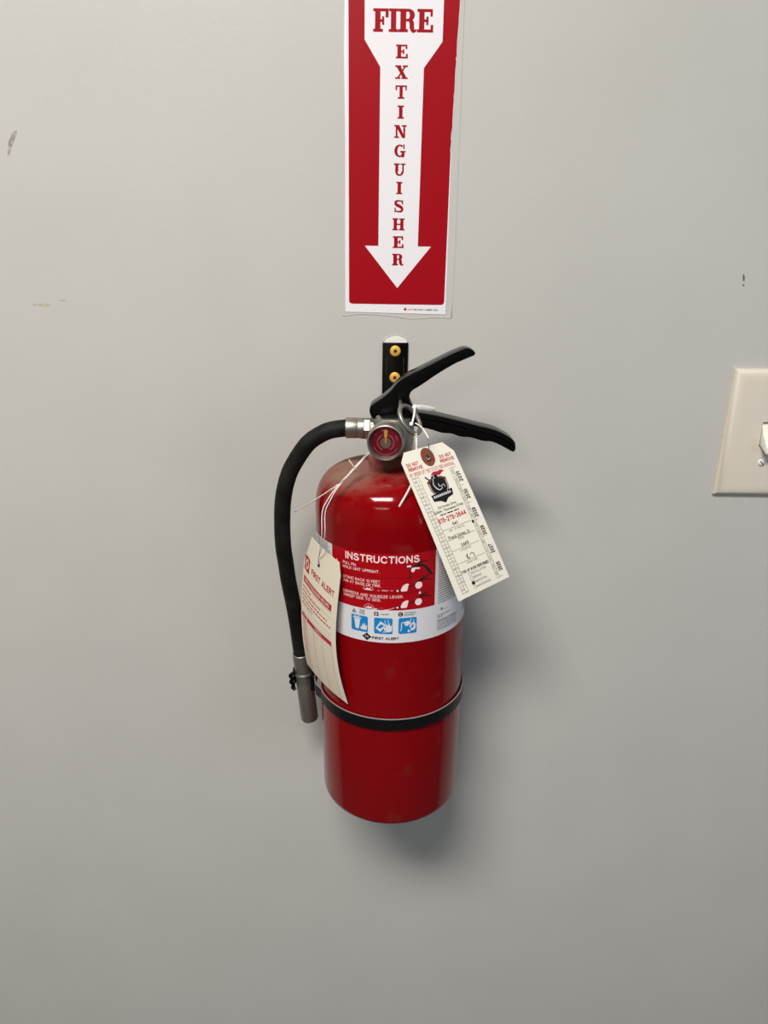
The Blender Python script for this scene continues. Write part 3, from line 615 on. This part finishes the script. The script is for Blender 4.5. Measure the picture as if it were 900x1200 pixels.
# strap: follows the can round the front, leaves it at the left and runs back to the wall
sp = []
for k in range(0, 41):
    a = radians(96 + (-72-96)*k/40); sp.append(((R+0.0010)*sin(a), -(R+0.0010)*cos(a)))
sp += [(-0.0648, -0.0130), (-0.0668, -0.0040), (-0.0672, 0.0060), (-0.0655, 0.0220), (-0.0560, 0.0420), (-0.0380, 0.0600), (-0.0180, 0.0680)]
pre = [(0.0180, 0.0680), (0.0350, 0.0580), (0.0520, 0.0390), (0.0600, 0.0200)]
sp = pre + sp
P = [Vector((x_, y_, 0)) for x_, y_ in sp]; n = len(P); V = []; Fc = []
z0, z1, th = 0.0996, 0.1099, 0.0011
for i, p in enumerate(P):
    t = (P[min(i+1, n-1)]-P[max(i-1, 0)]).normalized(); nr = Vector((t.y, -t.x, 0))
    if nr.dot(p) < 0: nr = -nr
    for q, zz in ((0, z0), (th, z0+.0003), (th, z1-.0003), (0, z1)):
        v = p+nr*q; V.append(FM @ Vector((v.x, v.y, zz)))
for i in range(n-1):
    for k in range(4): Fc.append((i*4+k, i*4+(k+1) % 4, i*4+4+(k+1) % 4, i*4+4+k))
Fc += [(0, 1, 2, 3), tuple(4*(n-1)+k for k in (3, 2, 1, 0))]
st_ = mk('strap', V, Fc, M['strap'], br, world=True)
edge = []
for i, p in enumerate(P):
    t = (P[min(i+1, n-1)]-P[max(i-1, 0)]).normalized(); nr = Vector((t.y, -t.x, 0))
    if nr.dot(p) < 0: nr = -nr
    edge.append(FM @ Vector((p.x+nr.x*th*.5, p.y+nr.y*th*.5, z1+0.0001)))
V, Fc = tube(edge, 0.0006, 6); mk('strap_edge', V, Fc, M['strap_edge'], st_, smooth=True, world=True)['label'] = 'dusty upper edge'
# nozzle clip: spring band round the nozzle, plate to the strap, wavy left arm
cz = NL*0.36
C0 = NM @ Vector((0, 0, cz))
bandm = lathe([(0.0094, -0.009), (0.0102, -0.009), (0.0102, 0.009), (0.0094, 0.009), (0.0094, -0.009)], 24, Matrix.Translation(C0), a0=radians(-20), a1=radians(215))
V, Fc = bandm; clip = mk('nozzle_clip', V, Fc, M['black'], br, smooth='auto', world=True)
V, Fc = join(box(C0.x+0.0075, C0.y-0.009, C0.z+0.0075, -0.0525, C0.y+0.010, C0.z+0.0098), box(C0.x+0.0070, C0.y-0.0105, C0.z-0.008, C0.x+0.0115, C0.y-0.0092, C0.z+0.0085))
bevelled('clip_plate', V, Fc, M['black'], clip, 0.0004, 1, world=True)
wav = [(-0.0012, -0.0045, 0.0080), (-0.0090, -0.0065, 0.0085), (-0.0120, -0.0060, 0.0050), (-0.0098, -0.0060, 0.0020), (-0.0116, -0.0062, -0.0010), (-0.0095, -0.0060, -0.0040), (-0.0102, -0.0055, -0.0075), (-0.0075, -0.0065, -0.0095)]
wav = wav[1:]
V, Fc = tube(catmull([C0+Vector(p) for p in wav], 6), 0.0017, 10); mk('clip_spring', V, Fc, M['black'], clip, smooth=True, world=True)

# ------------------------------------------------------------------ inspection tag
ti = empty('inspection_tag', (0.031, -0.136, 1.327))
tag(ti, 'white inspection tag with brown reinforced hole, wired to the valve at right', 'tag')
cTL, cTR, cBL, cBR = Vector((.0090,-.134,1.3211)), Vector((.0462,-.120,1.3285)), Vector((.0577,-.134,1.2066)), Vector((.0977,-.118,1.2206))
def TF(u, v, h):
    p = (cTL*(1-u)+cTR*u)*(1-v)+(cBL*(1-u)+cBR*u)*v
    n_ = (cBL-cTL).cross(cTR-cTL).normalized()
    if n_.y > 0: n_ = -n_
    bow = 0.0016*sin(pi*min(max(v, 0), 1))      # the card bows a little towards the viewer
    return p+n_*(bow+h/1000)
def outline_card(outline, F, thick, name, m, parent, nv=24, nu=6):
    """outline as left(v), right(v) functions; a thin closed sheet"""
    V, Fc = [], []
    vs_ = sorted(set([i/nv for i in range(nv+1)]+outline['v']))
    for side in (0, 1):
        for v in vs_:
            l_, r_ = outline['lr'](v)
            for k in range(nu+1): V.append(F(l_+(r_-l_)*k/nu, v, thick*(1-side)*-1))
    R_ = nu+1; N = len(vs_)*R_
    for i in range(len(vs_)-1):
        for k in range(nu):
            a = i*R_+k; Fc.append((a, a+1, a+1+R_, a+R_)); Fc.append((N+a, N+a+R_, N+a+1+R_, N+a+1))
    for i in range(len(vs_)-1):
        for k in (0, nu): a = i*R_+k; Fc.append((a, a+R_, N+a+R_, N+a))
    for i in (0, len(vs_)-1):
        for k in range(nu): a = i*R_+k; Fc.append((a, a+1, N+a+1, N+a))
    return mk(name, V, Fc, m, parent, world=True, smooth='auto')
def lr1(v):
    return (max(0, .118*(1-v/.055)), min(1, .863+.137*v/.07))
outline_card({'v': [.055, .07], 'lr': lr1}, TF, 0.3, 'card', M['card'], ti, nv=40, nu=16)
WT, HT = 42.0, 122.0
def TS(x, y, h): return TF(x/WT, -y/HT, h)       # sheet mm: x right, y up from the top edge
def ux(u): return u*WT
def vy(v): return -v*HT
s = Sheet(); s.disc(ux(.497), vy(.062), 5.0, 7.2*1.0, 32); fp = s.build('fibre_patch', M['fibre'], ti, TS, 0.25, world=True)
s = Sheet(); s.disc(ux(.50), vy(.062), 1.5, n=20); s.build('eyelet_hole', M['dark'], fp, TS, 0.35, world=True)
s = Sheet()
for u, v in ((.175, .080), (.805, .082)): s.text('DO NOT', ux(u+.005), vy(v), 2.7, 9.6, bold=.05)
for u, v in ((.190, .108), (.800, .110)): s.text('REMOVE', ux(u+.01), vy(v), 2.7, 11.2, bold=.05)
s.build('warning_lettering', M['red_ink'], ti, TS, 0.12, world=True); s = Sheet()
s.text('BY ORDER OF THE STATE FIRE MARSHAL', ux(.482), vy(.143), 2.9, ux(.90)-ux(.04), bold=.01)
s.build('order_lettering', M['red_ink'], ti, TS, 0.12, world=True); s = Sheet()
s.text('815-278-3644', ux(.468), vy(.464), 4.0, ux(.73)-ux(.20), bold=.045)
s.build('phone_number', M['red_ink'], ti, TS, 0.12, world=True)
s = Sheet()
s.text('220 Gordon Drive', ux(.465), vy(.382), 2.0, 15, bold=.02); s.text('Gallatin, Tennessee 37066', ux(.465), vy(.406), 2.0, 24, bold=.02)
for k, wd in enumerate((2.2, 1.6, 2.6, 1.9, 2.4, 1.2)): s.rect(ux(.473)-8+k*2.75, vy(.431)-.45, ux(.473)-8+k*2.75+wd, vy(.431)+.45)
s.build('address_lettering', M['ink'], ti, TS, 0.12, world=True); s = Sheet()
s.text('541', ux(.473), vy(.508), 2.5, 4.2, bold=.03); s.text('Frank Jones, Jr.', ux(.465), vy(.586), 3.0, 17.5, bold=.01); s.text('2465', ux(.493), vy(.658), 2.8, 6.2, bold=.03)
s.text('TYPE OF WORK PERFORMED', ux(.498), vy(.833), 2.6, ux(.765)-ux(.235), bold=.05)
s.stroke([(ux(.46), vy(.725)), (ux(.44), vy(.745)), (ux(.46), vy(.762)), (ux(.48), vy(.75))], [.5, .9, .6, .3]); s.stroke([(ux(.50), vy(.738)), (ux(.55), vy(.732)), (ux(.575), vy(.75)), (ux(.56), vy(.762))], .5)
s.build('filled_in_lettering', M['ink'], ti, TS, 0.12, world=True); s = Sheet()
for yr, u, v in (('2031', .895, .235), ('2030', .890, .357), ('2029', .890, .489), ('2028', .898, .622), ('2027', .905, .760), ('2026', .908, .897)):
    s.text(yr, ux(u), vy(v), 3.0, 8.2, rot=pi/2, bold=.05)
s.build('year_lettering', M['ink'], ti, TS, 0.12, world=True); s = Sheet()
s.disc(ux(.785), vy(.541), .9, 1.3); s.build('punch_mark', M['ink'], ti, TS, 0.12, world=True); s = Sheet(); s.disc(ux(.365), vy(.928), 1.3, 1.6)
s.build('punch_mark', M['ink'], ti, TS, 0.12, world=True)
s = Sheet(); T_ = .22
def ln(u0, v0, u1, v1, t=T_): s.line(ux(u0), vy(v0), ux(u1), vy(v1), t)
for v in (.529, .601, .676, .768): ln(.212 if v < .7 else .23, v, .75 if v < .7 else .765, v, .26)
s.text('CERT. OF REG. NO.', ux(.467), vy(.544), 1.5, 13); s.text('NAME', ux(.468), vy(.613), 1.5, 4.4); s.text('LICENSE NO.', ux(.475), vy(.690), 1.5, 9); s.text('SIGNATURE', ux(.500), vy(.783), 1.6, 8.5)
for st, v, w_ in (('INSTALLATION', .861, 11.5), ('SERVICE', .893, 6.6), ('INSPECTION', .925, 9.6), ('MAINTENANCE', .958, 11.5)):
    s.text(st, ux(.40), vy(v), 2.0, w_, align='L', bold=.01)
    u0, u1, v0, v1 = .345, .390, v-.010, v+.012; ln(u0, v0, u1, v0); ln(u0, v1, u1, v1); ln(u0, v0, u0, v1); ln(u1, v0, u1, v1)
ln(.062, .164, .128-.01, .967); ln(.126, .166, .177, .965); ln(.189, .168, .230, .962); ln(.062, .164, .189, .164); ln(.120, .966, .230, .962)
N_ = 16
for i in range(N_+1):
    v = .165+i*(.800/N_); k = i/N_; ln(.062+.058*k, v, .189+.041*k, v)
    if i < N_:
        vm = v+.4/N_; kk = (i+.5)/N_
        if i < 15: s.text(str(i+1), ux(.158+.045*kk), vy(vm), 1.7, rot=-.0)
        s.text(str(i+16), ux(.094+.055*kk), vy(vm), 1.7, 2.0)
ln(.785, .169, .788, .968); ln(.838, .168, .842, .967); ln(.785, .169, .893, .168); ln(.788, .968, .905, .967)
mo = ('JAN', 'FEB', 'MAR', 'APR', 'MAY', 'JUNE', 'JULY', 'AUG', 'SEPT', 'OCT', 'NOV', 'DEC')
for i in range(14):
    v = .169+i*.799/13; ln(.785, v, .84 if i % 2 else .905, v)
    if i < 13: s.text(mo[i % 12], ux(.813), vy(v+.0307), 1.4, 4.6, rot=pi/2)
s.build('fine_print', M['grey_ink'], ti, TS, 0.12, world=True)
# emblem: knight bust on a shield with banner and red plume
ex, ey = ux(.470), vy(.262)
s = Sheet(); s.poly([(ex-7.6, ey+6.2), (ex-4, ey+8.2), (ex+4, ey+8.2), (ex+7.6, ey+6.2), (ex+7.2, ey-1), (ex+5, ey-6), (ex, ey-10.4), (ex-5, ey-6), (ex-7.2, ey-1)]); s.build('emblem_border', M['brownink'], ti, TS, 0.12, world=True)
s = Sheet(); s.poly([(ex-5.9, ey+5.4), (ex-3, ey+7.0), (ex+3, ey+7.0), (ex+5.9, ey+5.4), (ex+5.6, ey-1), (ex+3.8, ey-5.6), (ex, ey-8.8), (ex-3.8, ey-5.6), (ex-5.6, ey-1)])
s.poly([(ex-3.0, ey+6), (ex-3.2, ey+8.9), (ex-1.4, ey+10.8), (ex+1.2, ey+10.4), (ex+2.2, ey+8.4), (ex+2.0, ey+6)])
s.poly([(ex-8.6, ey-4.2), (ex+8.6, ey-3.2), (ex+7.8, ey-8.2), (ex+3, ey-9.6), (ex, ey-12.6), (ex-3, ey-10.2), (ex-8.2, ey-9.2)]); s.line(ex-7.4, ey+10.6, ex-5.0, ey+7.0, 1.0)
s.build('emblem_shield', M['ink'], ti, TS, 0.17, world=True)
s = Sheet(); s.stroke([(ex-2.0, ey+10.6), (ex+.6, ey+11.4), (ex+3.6, ey+10.6), (ex+6.0, ey+11.6), (ex+8.4, ey+11.3)], [1.2, 2.4, 3.2, 2.2, .3]); s.build('emblem_plume', M['crimson'], ti, TS, 0.22, world=True)
s = Sheet(); s.stroke([(ex-2.0, ey+8), (ex-3.4, ey+3.6), (ex-2.6, ey+0.4), (ex-.4, ey-1.8), (ex+2.4, ey-.6)], [.4, .6, .8, .7, .4]); s.stroke([(ex+.2, ey+3.2), (ex+.4, ey+1), (ex+2.6, ey+.6)], .5); s.stroke([(ex-1.2, ey+10.6), (ex-1.0, ey+7.6)], .5)
s.stroke([(ex-6.6, ey+4.8), (ex-6.4, ey-1), (ex-4.6, ey-4)], .35); s.stroke([(ex+6.6, ey+4.8), (ex+6.4, ey-1), (ex+4.6, ey-4)], .35)
s.stroke([(ex+2.4, ey+.8), (ex+3.8, ey+1.6), (ex+4.4, ey-.8)], .4)
for k in range(9): s.rect(ex-7.2+k*1.6, ey-7.0+.07*k, ex-6.1+k*1.6, ey-5.2+.07*k)
s.build('emblem_highlights', M['label_white'], ti, TS, 0.23, world=True)
# wire through the eyelet and white string up to the pin ring
eye = TF(.50, .062, .4)
V, Fc = tube(catmull([eye+Vector((.0004, -.0003, -.0012)), eye+Vector((.0006, -.0016, .0012)), Vector((.0304, -.1372, 1.3295)), Vector((.0305, -.1330, 1.3330))], 6), 0.00035, 8); mk('tie_wire', V, Fc, M['wire'], ti, smooth=True, world=True)
V, Fc = tube(catmull([eye+Vector((-.0012, -.0006, 0)), eye+Vector((-.0002, -.0014, -.0018)), eye+Vector((.0014, -.0008, -.0006))], 6), 0.0004, 8); mk('wire_loop', V, Fc, M['wire'], ti, smooth=True, world=True)
V, Fc = tube(catmull([(.0215, -.1190, 1.3405), (.0262, -.1250, 1.3385), (.0308, -.1330, 1.3325)], 8), 0.00048, 8); mk('string', V, Fc, M['white_plastic'], ti, smooth=True, world=True)

# ------------------------------------------------------------------ plastic seals
sl = empty('tamper_seal', (.0211, -.112, 1.3504)); tag(sl, 'white plastic tamper seal looped through the pull pin ring', 'seal')
V, Fc = tube(catmull([(.0209, -.1120, 1.3502), (.0206, -.1175, 1.3470), (.0192, -.1215, 1.3415), (.0186, -.1210, 1.3402)], 6), 0.00075, 8); mk('band', V, Fc, M['white_plastic'], sl, smooth=True, world=True)
V, Fc = lathe([(0, .0016), (.0011, .0012), (.0016, 0), (.0011, -.0012), (0, -.0016)], 12, Matrix.Translation((.0186, -.1212, 1.3402))); mk('knot', V, Fc, M['white_plastic'], sl, smooth=True, world=True)
V, Fc = lathe([(0, .0020), (.0014, .0014), (.0020, 0), (.0014, -.0014), (0, -.0018)], 12, Matrix.Translation((.0210, -.1118, 1.3506))); mk('locking_head', V, Fc, M['white_plastic'], sl, smooth=True, world=True)
fl_ = [Vector((.0210, -.1115, 1.3506)), Vector((.0260, -.1060, 1.3492)), Vector((.0320, -.1010, 1.3476)), Vector((.0366, -.0985, 1.3466))]
V = []; 
for p, hh in zip(fl_, (.0014, .0022, .0019, .0012)): V += [p+Vector((0, -.0005, hh)), p+Vector((0, -.0005, -hh)), p+Vector((0, .0005, -hh)), p+Vector((0, .0005, hh))]
Fc = [(i*4+k, i*4+(k+1) % 4, i*4+4+(k+1) % 4, i*4+4+k) for i in range(3) for k in range(4)]+[(0, 1, 2, 3), (15, 14, 13, 12)]
bevelled('flag', V, Fc, M['white_plastic'], sl, 0.0003, 1, world=True)
t2 = empty('cable_tie', (.0225, -.118, 1.333)); tag(t2, 'white plastic tie whose straight tail shows below left of the inspection tag', 'tie')
V, Fc = tube(catmull([(.0225, -.1130, 1.3335), (.0226, -.1180, 1.3290), (.0227, -.1210, 1.3220), (.0222, -.1250, 1.3070), (.0183, -.1300, 1.2953), (.0081, -.1320, 1.2762)], 8), 0.00075, 8); mk('tie_band', V, Fc, M['white_plastic'], t2, smooth=True, world=True)
for k in range(5):
    p = Vector((.0224+.0001*k, -.1165-.0009*k, 1.3318-.0019*k)); V, Fc = lathe([(0, .0011), (.0009, .0007), (.0012, 0), (.0009, -.0007), (0, -.0011)], 10, Matrix.Translation(p)); mk('bead', V, Fc, M['clear_plastic'], t2, smooth=True, world=True)
t3 = empty('beaded_tie', (-.012, -.110, 1.3148)); tag(t3, 'thin beaded clear plastic tie poking out left over the dusty shoulder', 'tie')
def shoulder(px, pz): pass
bt = [Vector(p) for p in [(-.0120, -.1090, 1.3160), (-.0215, -.1190, 1.3080), (-.0330, -.1230, 1.2955), (-.0430, -.1200, 1.2875), (-.0540, -.1130, 1.2780), (-.0695, -.1000, 1.2650)]]
bp_ = catmull(bt, 8); V, Fc = tube(bp_, [0.00030]*26+[0.00045]*(len(bp_)-26), 8); mk('tie_band', V, Fc, M['clear_plastic'], t3, smooth=True, world=True)
parts = []
for i in range(14):
    t = i/13; a, b2 = Vector((-.0345, -.1228, 1.2944)), Vector((-.0545, -.1126, 1.2776)); p = a.lerp(b2, t)+Vector((0, 0, -.0003*sin(pi*t)))
    parts.append(lathe([(0, .0008), (.0006, .0005), (.0008, 0), (.0006, -.0005), (0, -.0008)], 8, Matrix.Translation(p)))
V, Fc = join(*parts); mk('small_beads', V, Fc, M['clear_plastic'], t3, smooth=True, world=True)['kind'] = 'stuff'
V, Fc = tube([Vector((-.0262, -.1190, 1.3128)), Vector((-.0232, -.1200, 1.3085)), Vector((-.0196, -.1206, 1.3052))], 0.0004, 8); mk('cross_bar', V, Fc, M['clear_plastic'], t3, smooth=True, world=True)

# ------------------------------------------------------------------ owner's tag at the left
to = empty('owner_tag', (-.047, -.125, 1.2334)); tag(to, 'cream owner card with red printed table, hanging by string over the left side', 'tag')
rowsL = [(0, (-.0610, -.092, 1.2462), (-.0311, -.131, 1.2348)), (.27, (-.0653, -.090, 1.2098), (-.0351, -.1305, 1.1967)), (.53, (-.0675, -.090, 1.1785), (-.0364, -.130, 1.1667)), (1.0, (-.0638, -.090, 1.1231), (-.0270, -.131, 1.1117))]
def crow(v, side):
    vs_ = [r[0] for r in rowsL]; P_ = [Vector(r[1+side]) for r in rowsL]
    # Lagrange through the four rows
    out = Vector((0, 0, 0))
    for i in range(4):
        l_ = 1.0
        for j in range(4):
            if i != j: l_ *= (v-vs_[j])/(vs_[i]-vs_[j])
        out += P_[i]*l_
    return out
def OF(u, v, h):
    a, b2 = crow(v, 0), crow(v, 1); p = a.lerp(b2, u)
    t = (b2-a).normalized(); d_ = (crow(min(v+.02, 1), 0)-crow(max(v-.02, 0), 0)).normalized(); n_ = t.cross(d_).normalized()
    if n_.y > 0: n_ = -n_
    return p+n_*(h/1000+0.0022*sin(pi*min(max(u, 0), 1)))
def lr2(v):
    return (max(0, .18*(1-v/.20)), min(1, .94+.06*v/.06))
outline_card({'v': [.06, .2], 'lr': lr2}, OF, 0.3, 'card', M['card2'], to, nv=40, nu=24)
WO, HO = 50.0, 118.0
def OS(x, y, h): return OF(x/WO, -y/HO, h)
ox = lambda u: u*WO
oy = lambda v: -v*HO
s = Sheet(); s.disc(ox(.47), oy(.105), 2.0, n=20); s.build('punched_hole', M['dark'], to, OS, .15, world=True)
s = Sheet(); s.text('FIRST ALERT', ox(.60), oy(.195), 5.0, 31, bold=.05)
s.build('maker_name', M['crimson'], to, OS, .12, world=True); s = Sheet(); cx, cy = ox(.13), oy(.185); s.arc(cx, cy, 4.2, 6.2, 1.6, 2.2, 0, 360, 20); s.disc(cx-2.6, cy+4.2, 1.6, 2.0); s.disc(cx+2.6, cy-4.2, 1.6, 2.0); s.disc(cx-3, cy-3.6, 1.5, 2); s.disc(cx+3, cy+3.6, 1.5, 2); s.disc(cx, cy, 1.3, 2.4)
s.build('maker_emblem', M['crimson'], to, OS, .12, world=True); s = Sheet(); s.rect(ox(.05), oy(.322), ox(.88), oy(.275), 10)
s.build('heading_bar', M['crimson'], to, OS, .12, world=True); s = Sheet(); s.rect(ox(.03), oy(.588), ox(.20), oy(.552), 3); s.rect(ox(.22), oy(.588), ox(.90), oy(.552), 10)
s.build('table_bars', M['crimson'], to, OS, .12, world=True)
s = Sheet(); s.text('FIRE EXTINGUISHER RECORD', ox(.465), oy(.2985), 3.0, 36, bold=.02); s.build('bar_lettering', M['card2'], to, OS, .17, world=True); s = Sheet(); s.text('MONTHLY', ox(.56), oy(.57), 1.8, 9, bold=.02); s.text('DATE', ox(.11), oy(.57), 1.8, 5.5); s.build('pale_lettering', M['card2'], to, OS, .17, world=True)
s = Sheet(); rnd = random.Random(11)
for v, e in ((.352, .34), (.383, .62), (.414, .80), (.445, .88), (.474, .40)):
    x_ = ox(.04)
    while x_ < ox(e): wd = rnd.uniform(1.2, 4); s.rect(x_, oy(v)-.8, min(x_+wd, ox(e)), oy(v)+.5); x_ += wd+.9
for i in range(15):
    v = .61+i*.0262; s.text(str(rnd.choice(('JAN', 'FEB', 'MAR', 'APR', 'MAY', 'JUN', 'JUL'))), ox(.11), oy(v), 1.9, 5.4)
s.build('small_red_text', M['crimson'], to, OS, .12, world=True)
s = Sheet()
for i in range(16): v = .60+i*.0255; s.line(ox(.03), oy(v), ox(.90), oy(v), .30)
for u in (.20, .43, .66, .90): s.line(ox(u), oy(.588), ox(u), oy(.985), .30)
s.build('table_rules', M['pink_ink'], to, OS, .10, world=True)
s = Sheet()
for v in (.335, .372, .50, .535): s.line(ox(.35 if v < .4 else .05), oy(v), ox(.90), oy(v), .25)
s.build('grey_rules', M['grey_ink'], to, OS, .10, world=True)
hole = OF(.47, .105, .3)
for dx, q in ((0.0, 0), (.0022, 1)):
    pts = [(-.0118+dx*.3, -.1090, 1.3158), (-.0335+dx*.5, -.1232, 1.2948), (-.0423+dx, -.1285, 1.2830), (-.0454+dx, -.1300, 1.2745), (-.0460+dx, -.1302, 1.2560), tuple(hole+Vector((0, -.0004, .004))), tuple(hole+Vector((0, -.0002, 0)))]
    V, Fc = tube(catmull(pts, 8), 0.00034, 8); mk('string', V, Fc, M['white_plastic'], to, smooth=True, world=True)

# ------------------------------------------------------------------ light switch
lsx = empty('light_switch', (.340, 0, 1.310)); tag(lsx, 'ivory toggle light switch with wall plate at the right edge', 'light switch')
x0, x1, z0, z1 = .2997, .3717, 1.2535, 1.3668
ring = []
for ins, y in ((0, 0), (0, -.0022), (.0008, -.0036), (.0030, -.0054), (.0060, -.0062), (.0100, -.0064)):
    ring.append([Vector((x0+ins, y, z0+ins)), Vector((x1-ins, y, z0+ins)), Vector((x1-ins, y, z1-ins)), Vector((x0+ins, y, z1-ins))])
ox0, ox1, oz0, oz1 = .3308, .3412, 1.2990, 1.3215
ring.append([Vector((ox0, -.0064, oz0)), Vector((ox1, -.0064, oz0)), Vector((ox1, -.0064, oz1)), Vector((ox0, -.0064, oz1))])
ring.append([Vector((v.x, -.0020, v.z)) for v in ring[-1]])
V = [v for r_ in ring for v in r_]; Fc = []
for i in range(len(ring)-1):
    for k in range(4): Fc.append((i*4+k, i*4+(k+1) % 4, i*4+4+(k+1) % 4, i*4+4+k))
pl = mk('wall_plate', V, Fc, M['plate'], lsx, world=True, smooth='auto')
V, Fc = box(ox0-.001, -.0022, oz0-.001, ox1+.001, -.0012, oz1+.001); mk('dark_recess', V, Fc, M['dark'], lsx, world=True)
V = [Vector(p) for p in [(.3315,-.003,1.2998),(.3405,-.003,1.2998),(.3405,-.003,1.3207),(.3315,-.003,1.3207),
     (.3317,-.0080,1.2998),(.3403,-.0080,1.2998),(.3403,-.0086,1.3120),(.3317,-.0086,1.3120),
     (.3326,-.0170,1.2950),(.3394,-.0170,1.2950),(.3394,-.0172,1.3010),(.3326,-.0172,1.3010)]]
Fc = [(0,1,5,4),(1,2,6,5),(2,3,7,6),(3,0,4,7),(4,5,9,8),(5,6,10,9),(6,7,11,10),(7,4,8,11),(8,9,10,11),(3,2,1,0)]
bevelled('toggle', V, Fc, M['toggle'], lsx, .0005, 2, world=True)
for zc in (1.2849, 1.3360):
    mt = axis_mtx((.3358, -.0064, zc), (0, -1, 0)); V, Fc = lathe([(.0031, 0), (.0030, .0006), (.0018, .0012), (0, .0014)], 24, mt)
    sc = mk('screw', V, Fc, M['toggle'], lsx, world=True, smooth=True)
    s = Sheet(); s.line(-2.0, 1.9, 2.0, -1.9, .7); mk('slot', [mt @ Vector((x/1000, y/1000, .00150)) for x, y in s.V], s.F, M['dark'], sc, world=True)
bpy.context.view_layer.update()
